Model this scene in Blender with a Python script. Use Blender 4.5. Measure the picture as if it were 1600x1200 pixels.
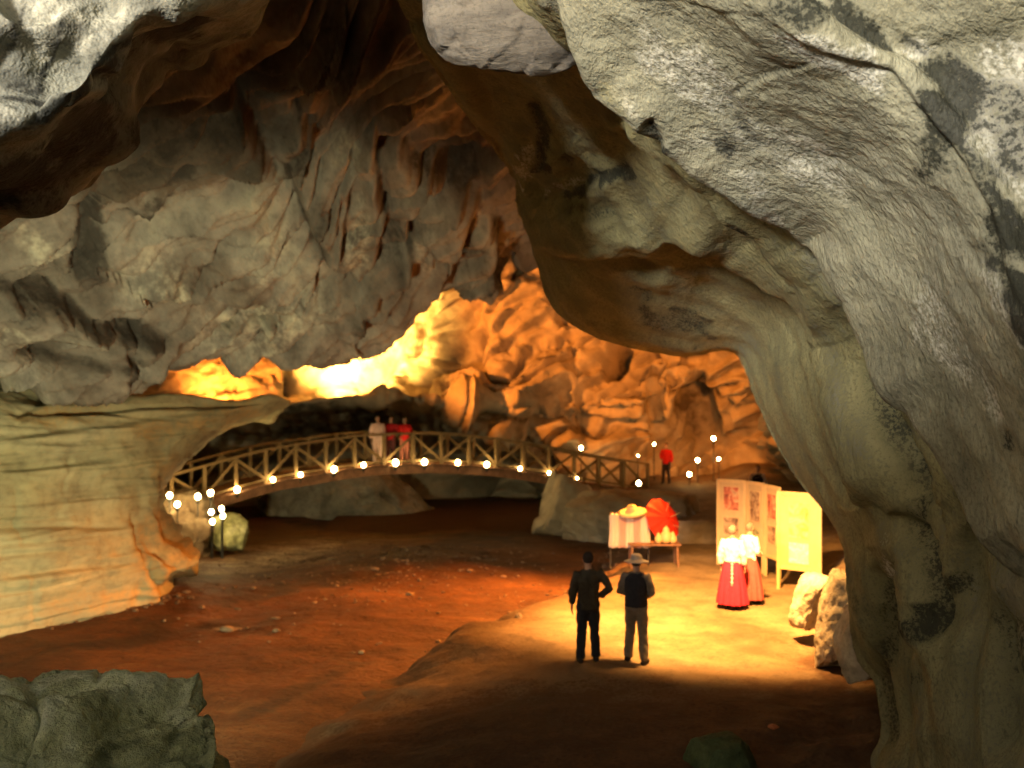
import bpy, bmesh, math, random
import numpy as np
from mathutils import Vector, Matrix

random.seed(4)
for _o in list(bpy.data.objects):
    bpy.data.objects.remove(_o, do_unlink=True)
sc = bpy.context.scene
COL = sc.collection
R = math.radians

# ------------------------------------------------------------------ camera
CAMZ = 5.0
FPX = 1570.0                                # focal length in pixels of a 1600 px wide frame
cd = bpy.data.cameras.new('camera')
cd.sensor_width = 36.0
cd.lens = 36.0 * FPX / 1600.0
cd.clip_start = 0.05
cd.clip_end = 3000
cd.dof.use_dof = True
cd.dof.focus_distance = 7.4
cd.dof.aperture_fstop = 1.4
cam = bpy.data.objects.new('camera', cd)
COL.objects.link(cam)
cam.location = (0, 0, CAMZ)
cam.rotation_euler = (R(90), 0, 0)
sc.camera = cam

# ------------------------------------------------------------------ sky, sun, exposure
SUN_EL, SUN_AZ = 9.0, 212.0                # degrees; azimuth clockwise from +Y (the sun stands behind the camera, outside the mouth)
w = bpy.data.worlds.new('World'); sc.world = w; w.use_nodes = True
nt = w.node_tree; nt.nodes.clear()
sky = nt.nodes.new('ShaderNodeTexSky'); sky.sky_type = 'NISHITA'; sky.sun_disc = False
sky.sun_elevation = R(SUN_EL); sky.sun_rotation = R(SUN_AZ)
sky.air_density = 1.0; sky.dust_density = 2.5; sky.ozone_density = 0.6
bg = nt.nodes.new('ShaderNodeBackground'); bg.inputs['Strength'].default_value = 0.07
wo = nt.nodes.new('ShaderNodeOutputWorld')
nt.links.new(sky.outputs[0], bg.inputs[0]); nt.links.new(bg.outputs[0], wo.inputs[0])
sl = bpy.data.lights.new('sun', 'SUN'); sl.energy = 1.7; sl.angle = R(10); sl.color = (1.0, 0.98, 0.92)
sun = bpy.data.objects.new('sun', sl); COL.objects.link(sun)
_a, _e = R(SUN_AZ), R(SUN_EL)
_d = Vector((math.sin(_a) * math.cos(_e), math.cos(_a) * math.cos(_e), math.sin(_e)))
sun.rotation_euler = _d.to_track_quat('Z', 'Y').to_euler()
sun.location = (0, -30, 40)

vs = sc.view_settings
sc.display_settings.display_device = 'sRGB'
vs.view_transform = 'Standard'; vs.look = 'None'; vs.gamma = 1.0; vs.use_curve_mapping = False
vs.exposure = 1.6
cy = sc.cycles
cy.use_denoising = True
cy.use_adaptive_sampling = True; cy.adaptive_threshold = 0.03
try: cy.denoiser = 'OPENIMAGEDENOISE'
except Exception: pass
cy.max_bounces = 5; cy.diffuse_bounces = 3; cy.glossy_bounces = 1; cy.transmission_bounces = 4
cy.sample_clamp_indirect = 6.0
cy.caustics_reflective = False; cy.caustics_refractive = False

# ------------------------------------------------------------------ helpers: points, noise
def P(px, py, d):
    """a point at distance d in front of the place where the photographer stood"""
    return ((px - 800.0) / FPX * d, d, CAMZ + (600.0 - py) / FPX * d)
def proj(p):
    y = np.maximum(p[..., 1], 0.5)
    return 800.0 + p[..., 0] / y * FPX, 600.0 - (p[..., 2] - CAMZ) / y * FPX

_rs = np.random.RandomState(11)
_perm = np.concatenate([_rs.permutation(256)] * 3).astype(np.int32)
_g = _rs.normal(size=(256, 3)).astype(np.float32)
_g /= np.linalg.norm(_g, axis=1, keepdims=True)
_jit = _rs.rand(256, 3).astype(np.float32)
def perlin(p):
    p = np.asarray(p, np.float32)
    i = np.floor(p).astype(np.int32); f = p - i; i &= 255
    u = f * f * f * (f * (f * 6 - 15) + 10)
    x0, y0, z0 = i[..., 0], i[..., 1], i[..., 2]
    out = []
    for dx in (0, 1):
        a = _perm[x0 + dx]
        for dy in (0, 1):
            b = _perm[a + y0 + dy]
            for dz in (0, 1):
                g = _g[_perm[b + z0 + dz]]
                out.append(g[..., 0] * (f[..., 0] - dx) + g[..., 1] * (f[..., 1] - dy) + g[..., 2] * (f[..., 2] - dz))
    ux, uy, uz = u[..., 0], u[..., 1], u[..., 2]
    def L(a, b, t): return a + (b - a) * t
    x = [L(out[k], out[k + 4], ux) for k in range(4)]
    return L(L(x[0], x[2], uy), L(x[1], x[3], uy), uz) * 1.5
def fbm(p, oct=4, lac=2.03, gain=0.5):
    s = 0; a = 1.0; q = np.asarray(p, np.float32)
    for k in range(oct):
        s = s + a * perlin(q + 17.3 * k); q = q * lac; a *= gain
    return s
def ridged(p, oct=4, lac=2.1, gain=0.5):
    s = 0; a = 1.0; q = np.asarray(p, np.float32)
    for k in range(oct):
        s = s + a * (1 - 2 * np.abs(perlin(q + 9.1 * k))); q = q * lac; a *= gain
    return s
def cells(p):
    """F1, F2 and a random tilt plane for every cell: broken facets"""
    p = np.asarray(p, np.float32)
    i = np.floor(p).astype(np.int32); f = p - i
    f1 = np.full(p.shape[:-1], 9, np.float32); f2 = f1.copy(); tl = np.zeros_like(f1); rn = np.zeros_like(f1)
    for dx in (-1, 0, 1):
        for dy in (-1, 0, 1):
            for dz in (-1, 0, 1):
                h = _perm[_perm[_perm[(i[..., 0] + dx) & 255] + ((i[..., 1] + dy) & 255)] + ((i[..., 2] + dz) & 255)]
                j = _jit[h]
                vx = f[..., 0] - dx - j[..., 0]; vy = f[..., 1] - dy - j[..., 1]; vz = f[..., 2] - dz - j[..., 2]
                d = vx * vx + vy * vy + vz * vz
                m = d < f1
                f2 = np.where(m, f1, np.minimum(f2, d))
                g = _g[(h * 7 + 3) & 255]
                tl = np.where(m, g[..., 0] * vx + g[..., 1] * vy + g[..., 2] * vz, tl)
                rn = np.where(m, _jit[(h * 5 + 1) & 255][..., 0], rn)
                f1 = np.where(m, d, f1)
    return np.sqrt(f1), np.sqrt(f2), tl, rn
def saw(f, k, soft=0.16):
    """terraces: slow rise and a sudden break, the look of broken bedding"""
    t = f * k; fr = t - np.floor(t)
    return np.where(fr < 1 - soft, fr / (1 - soft), (1 - fr) / soft)
def sstep(a, b, x):
    t = np.clip((x - a) / (b - a), 0, 1); return t * t * (3 - 2 * t)

# ------------------------------------------------------------------ helpers: objects
def tag(o, label=None, cat=None, group=None, kind=None):
    if label: o['label'] = label
    if cat: o['category'] = cat
    if group: o['group'] = group
    if kind: o['kind'] = kind
    return o
def link(name, me, mat=None, parent=None, smooth=True):
    o = bpy.data.objects.new(name, me); COL.objects.link(o)
    if mat is not None and not me.materials: me.materials.append(mat)
    if parent is not None: o.parent = parent
    if smooth and len(me.polygons): me.polygons.foreach_set('use_smooth', np.ones(len(me.polygons), bool))
    return o
def empty(name, loc=(0, 0, 0), rz=0.0):
    o = bpy.data.objects.new(name, None); COL.objects.link(o)
    o.location = loc; o.rotation_euler = (0, 0, rz); o.empty_display_size = 0.2
    return o
def mesh_vf(name, v, f):
    me = bpy.data.meshes.new(name); me.from_pydata([tuple(map(float, a)) for a in v], [], f); me.update(); return me
def grid_mesh(name, pos, masks=None, close_u=False):
    h, wd = pos.shape[:2]
    me = bpy.data.meshes.new(name)
    me.vertices.add(h * wd); me.vertices.foreach_set('co', pos.reshape(-1).astype(np.float32))
    idx = np.arange(h * wd).reshape(h, wd)
    if close_u: idx = np.concatenate([idx, idx[:, :1]], 1)
    q = np.stack([idx[:-1, :-1], idx[:-1, 1:], idx[1:, 1:], idx[1:, :-1]], -1).reshape(-1, 4)
    n = len(q)
    me.loops.add(n * 4); me.loops.foreach_set('vertex_index', q.reshape(-1).astype(np.int32))
    me.polygons.add(n)
    me.polygons.foreach_set('loop_start', np.arange(0, n * 4, 4, dtype=np.int32))
    me.polygons.foreach_set('use_smooth', np.ones(n, bool))
    me.update(calc_edges=True)
    if masks is not None:
        a = me.color_attributes.new('mask', 'FLOAT_COLOR', 'POINT')
        c = np.zeros((h * wd, 4), np.float32); c[:, 3] = 1
        for k, m in enumerate(masks):
            if m is not None: c[:, k] = np.clip(m, 0, 1).reshape(-1)
        a.data.foreach_set('color', c.reshape(-1))
    return me
def cr_matrix(t, n):
    """Catmull-Rom weights of n control points at the parameters t"""
    i = np.clip(np.floor(t).astype(int), 0, n - 2); f = t - i
    M = np.zeros((len(t), n))
    wts = [-.5 * f + f ** 2 - .5 * f ** 3, 1 - 2.5 * f ** 2 + 1.5 * f ** 3, .5 * f + 2 * f ** 2 - 1.5 * f ** 3, -.5 * f ** 2 + .5 * f ** 3]
    for k, wk in enumerate(wts):
        np.add.at(M, (np.arange(len(t)), np.clip(i - 1 + k, 0, n - 1)), wk)
    return M
def net(ctrl, nu, nv, lo=25, hi=260):
    """ctrl[rows][cols] of world points -> a dense smooth grid; samples go where the surface shows"""
    C = np.array(ctrl, float)
    u, v = proj(C)
    def par(len_, n):
        l = np.clip(len_, lo, hi); c = np.concatenate([[0], np.cumsum(l)])
        return np.interp(np.linspace(0, c[-1], n), c, np.arange(len(c)))
    lr = np.hypot(np.diff(u, axis=0), np.diff(v, axis=0)).mean(1)
    lc = np.hypot(np.diff(u, axis=1), np.diff(v, axis=1)).mean(0)
    tr, tc = par(lr, nv), par(lc, nu)
    Mr, Mc = cr_matrix(tr, C.shape[0]), cr_matrix(tc, C.shape[1])
    pos = np.einsum('ra,abk,cb->rck', Mr, C, Mc)
    return pos, tr, tc
def normals(pos, ref=None):
    du = np.gradient(pos, axis=1); dv = np.gradient(pos, axis=0)
    n = np.cross(du, dv); n /= np.linalg.norm(n, axis=2, keepdims=True) + 1e-9
    to = (np.array([0, 0, CAMZ]) if ref is None else np.array(ref)) - pos
    s = np.sign(np.median(np.sum(n * to, 2)))
    return n * (s if s else 1)
def lines_field(u, v, lines):
    """grooves and scarps along mapped cracks; returns displacement (m) and crack darkening"""
    disp = np.zeros_like(u); st = np.zeros_like(u)
    for pts, wd, groove, step, stain_shade in lines:
        best = np.full(u.shape, 1e9); sg = np.zeros_like(u); al = np.zeros_like(u)
        L = 0; seg = []
        for a, b in zip(pts[:-1], pts[1:]):
            seg.append((a, b, L, math.hypot(b[0] - a[0], b[1] - a[1]))); L += seg[-1][3]
        for a, b, l0, l in seg:
            ex, ey = (b[0] - a[0]) / l, (b[1] - a[1]) / l
            t = np.clip((u - a[0]) * ex + (v - a[1]) * ey, 0, l)
            dx, dy = u - a[0] - ex * t, v - a[1] - ey * t
            d = np.hypot(dx, dy); m = d < best
            best = np.where(m, d, best); sg = np.where(m, ex * dy - ey * dx, sg); al = np.where(m, (l0 + t) / L, al)
        end = np.clip(np.minimum(al, 1 - al) / 0.18, 0.0, 1) ** .7
        wl = wd * (0.45 + 0.55 * end)
        g = np.exp(-(best / wl) ** 2) * end
        disp -= groove * g
        disp += step * end * np.tanh(sg / wl) * np.exp(-(best / (wl * 6)) ** 2)
        st = np.maximum(st, stain_shade * np.exp(-(best / (wl * .8)) ** 2) * end)
    return disp, st
def blobs(u, v, lst, warp=None):
    """ragged patches, for lichen, for painted light and shade, and for relief"""
    m = np.zeros_like(u)
    for (x, y, rx, ry, ang, val) in lst:
        c, s = math.cos(R(ang)), math.sin(R(ang))
        dx, dy = u - x, v - y
        a, b = (dx * c + dy * s) / rx, (-dx * s + dy * c) / ry
        r = np.sqrt(a * a + b * b)
        if warp is not None: r = r + warp * .8
        m = np.maximum(m, val * (1 - sstep(.25, 1.15, r)))
    return m

# ------------------------------------------------------------------ materials
def newmat(name):
    m = bpy.data.materials.new(name); m.use_nodes = True
    n = m.node_tree; n.nodes.clear()
    o = n.nodes.new('ShaderNodeOutputMaterial'); b = n.nodes.new('ShaderNodeBsdfPrincipled')
    n.links.new(b.outputs[0], o.inputs[0])
    return m, n, b
def node(n, t, **kw):
    x = n.nodes.new(t)
    for k, v in kw.items():
        if k.startswith('_'): setattr(x, k[1:], v)
        else: x.inputs[k.replace('__', ' ')].default_value = v
    return x
def ramp(n, fac, stops):
    r = n.nodes.new('ShaderNodeValToRGB'); e = r.color_ramp.elements
    while len(e) > 1: e.remove(e[-1])
    e[0].position = stops[0][0]; e[0].color = (*stops[0][1], 1)
    for p, c in stops[1:]:
        x = e.new(p); x.color = (*c, 1)
    n.links.new(fac, r.inputs[0]); return r.outputs[0]
def mixc(n, fac, a, b, mode='MIX'):
    m = n.nodes.new('ShaderNodeMix'); m.data_type = 'RGBA'; m.blend_type = mode
    for s, x in ((m.inputs[0], fac), (m.inputs[6], a), (m.inputs[7], b)):
        if hasattr(x, 'links') or hasattr(x, 'is_linked'): n.links.new(x, s)
        elif isinstance(x, tuple): s.default_value = (*x, 1)
        else: s.default_value = x
    return m.outputs[2]
def rock_mat(name, cols, stain_shade=(.035, .035, .03), pale=(.62, .60, .53), warm=(.40, .27, .11), scale=1.0, bump=.02, rough=.86, fine=9.0, streak=None, speck=0.5, mott=1.1):
    """cols: four stone colours from dark to light"""
    m, n, b = newmat(name)
    geo = n.nodes.new('ShaderNodeNewGeometry')
    pos = geo.outputs['Position']
    if streak:
        mp = node(n, 'ShaderNodeMapping', Scale=streak[:3], Rotation=(R(streak[3]), R(streak[4]), R(streak[5])))
        n.links.new(pos, mp.inputs[0]); spos = mp.outputs[0]
    else: spos = pos
    n1 = node(n, 'ShaderNodeTexNoise', Scale=.55 * scale, Detail=3, Roughness=.62, Distortion=.5); n.links.new(spos, n1.inputs[0])
    n2 = node(n, 'ShaderNodeTexNoise', Scale=2.6 * scale, Detail=4, Roughness=.68); n.links.new(spos, n2.inputs[0])
    n3 = node(n, 'ShaderNodeTexNoise', Scale=fine * scale * 2.2, Detail=2, Roughness=.7); n.links.new(pos, n3.inputs[0])
    c1 = ramp(n, n1.outputs[0], [(.28, cols[0]), (.42, cols[1]), (.55, cols[2]), (.72, cols[3])])
    c2 = ramp(n, n2.outputs[0], [(.30, (.62, .62, .63)), (.5, (.95, .95, .94)), (.7, (1.22, 1.2, 1.14))])
    c = mixc(n, .8, c1, c2, 'MULTIPLY')
    c3 = ramp(n, n3.outputs[0], [(.33, (.55, .55, .55)), (.47, (.97, .97, .97)), (.65, (1.15, 1.15, 1.15))])
    c = mixc(n, speck, c, c3, 'MULTIPLY')
    at = node(n, 'ShaderNodeVertexColor', _layer_name='mask')
    sp = n.nodes.new('ShaderNodeSeparateColor'); n.links.new(at.outputs[0], sp.inputs[0])
    mx = node(n, 'ShaderNodeMath', _operation='ADD'); n.links.new(n2.outputs[0], mx.inputs[0]); n.links.new(n3.outputs[0], mx.inputs[1])
    mc = node(n, 'ShaderNodeMath', _operation='MULTIPLY_ADD'); n.links.new(mx.outputs[0], mc.inputs[0]); mc.inputs[1].default_value = mott; mc.inputs[2].default_value = 1 - mott
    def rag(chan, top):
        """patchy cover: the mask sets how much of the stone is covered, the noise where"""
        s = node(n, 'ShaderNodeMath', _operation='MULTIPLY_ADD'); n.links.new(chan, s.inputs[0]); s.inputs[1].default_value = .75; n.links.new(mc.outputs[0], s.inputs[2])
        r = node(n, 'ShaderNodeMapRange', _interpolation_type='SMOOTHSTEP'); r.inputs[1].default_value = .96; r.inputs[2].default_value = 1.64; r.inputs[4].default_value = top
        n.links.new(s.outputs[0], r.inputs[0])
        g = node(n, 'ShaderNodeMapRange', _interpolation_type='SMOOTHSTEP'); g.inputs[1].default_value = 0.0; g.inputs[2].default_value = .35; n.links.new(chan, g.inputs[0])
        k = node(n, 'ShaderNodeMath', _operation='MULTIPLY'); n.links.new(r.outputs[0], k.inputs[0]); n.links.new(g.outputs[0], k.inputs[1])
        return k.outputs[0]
    grain = mixc(n, .9, c2, c3, 'MULTIPLY')                   # every patch colour keeps the grain of the stone
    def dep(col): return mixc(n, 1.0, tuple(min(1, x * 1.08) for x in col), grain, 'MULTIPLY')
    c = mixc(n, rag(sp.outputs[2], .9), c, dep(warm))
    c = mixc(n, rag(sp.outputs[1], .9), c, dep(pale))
    c = mixc(n, rag(sp.outputs[0], .92), c, dep(stain_shade))
    n.links.new(c, b.inputs['Base Color'])
    b.inputs['Roughness'].default_value = rough
    b.inputs['Specular IOR Level'].default_value = .25
    bn = node(n, 'ShaderNodeTexNoise', Scale=fine * scale, Detail=3, Roughness=.75); n.links.new(spos, bn.inputs[0])
    bp = node(n, 'ShaderNodeBump', Strength=.9, Distance=bump); n.links.new(bn.outputs[0], bp.inputs['Height'])
    n.links.new(bp.outputs[0], b.inputs['Normal'])
    return m
def plain(name, col, rough=.7, var=.18, scale=14., bump=.0, metal=0., spec=.3, stretch=None):
    m, n, b = newmat(name)
    tc = n.nodes.new('ShaderNodeTexCoord')
    src = tc.outputs['Object']
    if stretch:
        mp = node(n, 'ShaderNodeMapping', Scale=stretch); n.links.new(src, mp.inputs[0]); src = mp.outputs[0]
    t = node(n, 'ShaderNodeTexNoise', Scale=scale, Detail=6, Roughness=.65); n.links.new(src, t.inputs[0])
    lo = tuple(x * (1 - 2 * var) for x in col); hi = tuple(min(1, x * (1 + 1.4 * var)) for x in col)
    n.links.new(ramp(n, t.outputs[0], [(.3, lo), (.5, col), (.72, hi)]), b.inputs['Base Color'])
    b.inputs['Roughness'].default_value = rough; b.inputs['Metallic'].default_value = metal
    b.inputs['Specular IOR Level'].default_value = spec
    if bump:
        bp = node(n, 'ShaderNodeBump', Strength=.6, Distance=bump); n.links.new(t.outputs[0], bp.inputs['Height']); n.links.new(bp.outputs[0], b.inputs['Normal'])
    return m
def emit(name, col, strength):
    m = bpy.data.materials.new(name); m.use_nodes = True; n = m.node_tree; n.nodes.clear()
    o = n.nodes.new('ShaderNodeOutputMaterial'); e = node(n, 'ShaderNodeEmission', Color=(*col, 1), Strength=strength)
    n.links.new(e.outputs[0], o.inputs[0]); return m

# ================================================================== STRUCTURE
M_right = rock_mat('limestone_right', [(.16, .152, .098), (.25, .24, .163), (.33, .32, .228), (.41, .40, .30)], stain_shade=(.014, .016, .012), pale=(.52, .51, .44), warm=(.205, .188, .09), scale=.9, bump=.034, fine=16, streak=(1, 1, .45, 0, 40, 0), speck=.65, mott=1.9)
M_ceil = rock_mat('limestone_ceiling', [(.13, .105, .09), (.22, .195, .175), (.33, .305, .28), (.44, .42, .36)], stain_shade=(.045, .04, .038), pale=(.50, .49, .42), warm=(.105, .082, .066), scale=.55, bump=.07, fine=4.0, streak=(1.6, .55, 1.2, 0, 28, 20), speck=.4)
M_left = rock_mat('flowstone_left', [(.32, .29, .165), (.41, .375, .225), (.48, .445, .28), (.55, .52, .35)], stain_shade=(.09, .07, .04), pale=(.6, .56, .42), warm=(.40, .27, .12), scale=.5, bump=.035, fine=4.0, streak=(.6, .6, 1.5, 0, 4, 0), speck=.35)
M_over = rock_mat('overhang_limestone', [(.10, .10, .085), (.20, .20, .165), (.32, .32, .26), (.43, .42, .34)], stain_shade=(.018, .018, .016), pale=(.6, .58, .47), warm=(.3, .23, .1), scale=1.1, bump=.05, fine=7, speck=.5)
M_back = rock_mat('chamber_limestone', [(.22, .17, .12), (.34, .28, .20), (.44, .37, .27), (.52, .45, .34)], stain_shade=(.05, .035, .022), pale=(.55, .5, .4), warm=(.4, .26, .12), scale=.35, bump=.12, fine=2.2, speck=.35)
M_mud = rock_mat('river_bed_mud', [(.040, .016, .006), (.068, .026, .009), (.10, .040, .014), (.15, .065, .024)], stain_shade=(.02, .012, .008), pale=(.42, .34, .24), warm=(.2, .1, .04), scale=.8, bump=.08, fine=8, rough=.7, streak=(.6, 1.1, 1, 0, 0, -25), speck=.75)
M_path = rock_mat('sandy_path', [(.13, .085, .045), (.19, .13, .07), (.24, .17, .10), (.30, .22, .13)], stain_shade=(.062, .030, .013), pale=(.5, .43, .3), warm=(.3, .2, .1), scale=.8, bump=.03, fine=9, rough=.9, speck=.5)

def extend(rows, cols_front=None): return rows

# ---- right wall and arch ------------------------------------------------
S = [(600, -60, 8.5), (640, 20, 9), (705, 110, 10), (765, 200, 11), (815, 290, 12.4), (838, 375, 13.4), (866, 470, 14), (940, 520, 14), (1060, 548, 13.6), (1150, 545, 13.2), (1190, 630, 12.6), (1240, 735, 12), (1312, 825, 11.5), (1350, 950, 11), (1378, 1080, 10.8), (1388, 1260, 10.5)]
r3 = [(680, -60, 7.9), (735, 30, 8.3), (800, 100, 9.1), (850, 170, 9.9), (890, 250, 10.6), (910, 330, 11.2), (955, 400, 11.9), (1035, 440, 12.2), (1120, 465, 12.1), (1205, 520, 11.7), (1245, 640, 11.1), (1290, 745, 10.6), (1350, 835, 10.1), (1395, 950, 9.7), (1425, 1080, 9.5), (1440, 1260, 9.3)]
r4 = [(770, -60, 7.3), (825, 30, 7.6), (885, 95, 8.2), (935, 155, 8.8), (975, 225, 9.4), (1012, 300, 9.9), (1065, 362, 10.3), (1130, 392, 10.5), (1200, 435, 10.4), (1270, 510, 10.0), (1312, 625, 9.5), (1352, 740, 9.1), (1402, 835, 8.7), (1450, 950, 8.4), (1480, 1080, 8.2), (1490, 1260, 8)]
r5 = [(840, -60, 6.5), (885, 20, 6.6), (935, 105, 6.9), (995, 170, 7.1), (1065, 222, 7.3), (1135, 280, 7.5), (1200, 325, 7.7), (1255, 372, 7.8), (1305, 440, 7.8), (1365, 525, 7.7), (1420, 620, 7.5), (1470, 700, 7.3), (1530, 800, 7), (1585, 900, 6.8), (1620, 1050, 6.6), (1630, 1260, 6.4)]
r6 = [(1000, -60, 5.95), (1045, 0, 6.0), (1100, 60, 6.1), (1160, 120, 6.2), (1230, 180, 6.3), (1295, 240, 6.4), (1350, 300, 6.45), (1400, 370, 6.45), (1445, 450, 6.4), (1495, 540, 6.3), (1545, 640, 6.2), (1595, 740, 6.0), (1645, 840, 5.8), (1690, 950, 5.6), (1710, 1080, 5.5), (1715, 1260, 5.4)]
r7 = [(1170, -60, 5.35), (1235, 20, 5.35), (1310, 80, 5.35), (1385, 120, 5.35), (1445, 185, 5.35), (1495, 255, 5.35), (1535, 335, 5.35), (1570, 420, 5.35), (1605, 500, 5.25), (1650, 590, 5.15), (1695, 680, 5.05), (1745, 780, 4.95), (1795, 880, 4.85), (1830, 980, 4.75), (1850, 1090, 4.65), (1850, 1260, 4.55)]
r8 = [(a + 170, b - 60, c - .25) for a, b, c in r7]
kS = [1, 1.03, 1.08, 1.12, 1.14, 1.14, 1.12, 1.1, 1.1, 1.1, 1.1, 1.1, 1.08, 1.06, 1.04, 1.02]
S = [(a, b, c * k) for (a, b, c), k in zip(S, kS)]
r3 = [(a, b, c * (1 + (k - 1) * .45)) for (a, b, c), k in zip(r3, kS)]
Sx = np.array(S, float); tg = np.gradient(Sx[:, :2], axis=0); nr = np.stack([-tg[:, 1], tg[:, 0]], 1); nr /= np.linalg.norm(nr, axis=1, keepdims=True)
nr *= np.sign(nr[:, 0:1] * 1 + nr[:, 1:2] * -1)             # towards the rock, right and up
r1 = [(a + nr[i, 0] * 55, b + nr[i, 1] * 55, c + 1.0) for i, (a, b, c) in enumerate(S)]
r0 = [(a + nr[i, 0] * 330 + 40, b + nr[i, 1] * 330, c + 5.5) for i, (a, b, c) in enumerate(S)]
rows = []
for row in (r0, r1, S, r3, r4, r5, r6, r7, r8):
    wp = [P(*q) for q in row]
    a_, b_ = Vector(wp[0]), Vector(wp[1]); dr_ = (a_ - b_).normalized()
    e1 = a_ + dr_ * 1.3 + Vector((0, -.1, .3)); e2 = e1 + dr_ * 1.2 + Vector((0, -.3, 1.6)); e3 = Vector((e2.x, e2.y - .8, 20))
    rows.append([tuple(e3), tuple(e2), tuple(e1)] + wp)
zs = [q[2] for q in rows[-1]]
rows.append([(4.6, 2.2, z) for z in zs]); rows.append([(5.4, -1.0, z) for z in zs]); rows.append([(9, -3.5, z) for z in zs]); rows.append([(45, -2, z) for z in zs])
pos, tr, tc = net(rows, 640, 460)
n = normals(pos); u, v = proj(pos)
pn = pos
flow = np.stack([tr[:, None] * 1.15 + 0 * tc, tc[None, :] * .16 + 0 * tr[:, None], np.zeros_like(u)], -1)
lr_ = [
    ([(870, -10), (905, 60), (945, 130), (1040, 205), (1135, 278), (1240, 345), (1275, 395)], 5, .03, -.15, .5),
    ([(1265, 375), (1300, 430), (1345, 500), (1400, 585), (1425, 640)], 10, .20, -.14, .9),
    ([(1040, 372), (1110, 384), (1175, 425), (1235, 470), (1285, 535), (1300, 600)], 8, .16, -.24, .8),
    ([(1290, 540), (1308, 620), (1340, 700), (1348, 790)], 9, .26, -.2, .5),
    ([(1335, 560), (1365, 640), (1405, 720), (1430, 800)], 7, .2, .12, .4),
    ([(1380, 530), (1425, 620), (1475, 690), (1530, 785), (1610, 900)], 6, .04, -.16, .4),
    ([(1400, 800), (1450, 860), (1480, 930), (1490, 1010)], 10, .24, .1, .4),
    ([(1130, 215), (1150, 140), (1195, 110), (1290, 90)], 5, .012, .01, .45),
    ([(1150, 145), (1165, 190), (1195, 235)], 12, .015, 0, .5),
    ([(1020, 165), (1050, 205)], 8, .06, 0, .6),
    ([(1050, 245), (1130, 330), (1180, 378)], 7, .05, -.06, .4),
    ([(1140, 325), (1170, 345), (1182, 380)], 7, .03, 0, 1.0),
    ([(1280, 245), (1330, 260), (1390, 300)], 6, .015, .01, .2),
    ([(1450, 295), (1480, 350), (1530, 430)], 14, .03, 0, .3),
    ([(1190, 10), (1290, 80), (1395, 112), (1450, 195), (1500, 262), (1540, 330), (1562, 420), (1610, 505)], 7, .02, -.025, .2),
    ([(640, 30), (700, 60), (745, 135), (790, 250)], 8, .05, .10, .2),
    ([(1395, 900), (1405, 1000), (1400, 1150)], 10, .08, .04, .3),
    ([(1450, 960), (1440, 1080), (1450, 1200)], 12, .1, -.05, .3),
    ([(1540, 930), (1535, 1050), (1550, 1200)], 10, .07, .05, .2),
    ([(1510, 800), (1500, 900), (1510, 1050)], 9, .07, .05, .2),
    ([(1320, 470), (1365, 560), (1400, 640), (1440, 740), (1480, 860)], 7, .10, -.12, .3),
    ([(1375, 850), (1385, 940), (1378, 1060), (1390, 1200)], 9, .16, .1, .4),
    ([(1420, 870), (1425, 980), (1418, 1100), (1425, 1210)], 7, .12, -.1, .3),
    ([(1570, 920), (1580, 1040), (1575, 1200)], 8, .10, .08, .3),
    ([(1100, 300), (1180, 360), (1250, 430), (1300, 520)], 6, .06, -.12, .3),
    ([(960, 190), (1040, 250), (1110, 310)], 6, .05, -.1, .25),
    ([(830, 150), (845, 210), (855, 260)], 12, .05, 0, .6),
    ([(900, 290), (940, 275), (985, 262)], 9, .04, .04, .8),
    ([(870, 300), (900, 320), (960, 330), (1010, 360)], 12, .05, .06, .3),
    ([(845, 385), (900, 400), (980, 395), (1050, 410)], 10, .06, -.10, .5),
]
ld, ls = lines_field(u, v, lr_)
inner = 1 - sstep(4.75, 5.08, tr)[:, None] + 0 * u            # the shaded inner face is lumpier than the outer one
lump = blobs(u, v, [(880, 280, 130, 130, 0, 1), (960, 360, 120, 60, 20, .8), (1000, 430, 90, 50, 10, .6)])
d = .055 * fbm(flow * 1.0, 3) + .05 * fbm(pn * .4, 2) + .008 * fbm(pn * 2.4, 3)
d += .003 * ridged(np.stack([pn[..., 0], pn[..., 1], pn[..., 2]], -1) * 3.2, 3)
d += lump * (.13 * fbm(pn * 1.2 + 3, 3) + .05 * ridged(pn * 2.2, 3))
d += inner * .05 * fbm(flow * np.array([3.2, 2.0, 1]), 3) + .010 * fbm(pn * 6, 3) + .006 * ridged(np.stack([pn[..., 0] * 3 + pn[..., 2] * 3, pn[..., 1] * 3, (pn[..., 2] - pn[..., 0]) * .8], -1), 3)
low = sstep(700, 950, v)
d += (inner * .5 + low * .8) * .055 * ridged(np.stack([tr[:, None] * 2.6 + .25 * fbm(pn * .5, 2), tc[None, :] * .22 + 0 * tr[:, None], 0 * u + 2.2], -1), 3)
d *= sstep(.2, 1.5, tr)[:, None] * .8 + .2
pos = pos + n * (d + ld)[..., None]
wp_ = fbm(pn * 1.8, 3) + .9 * fbm(np.stack([pn[..., 0] + pn[..., 2], pn[..., 1] * .6, (pn[..., 2] - pn[..., 0]) * .25], -1) * 4.5, 3)
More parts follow.
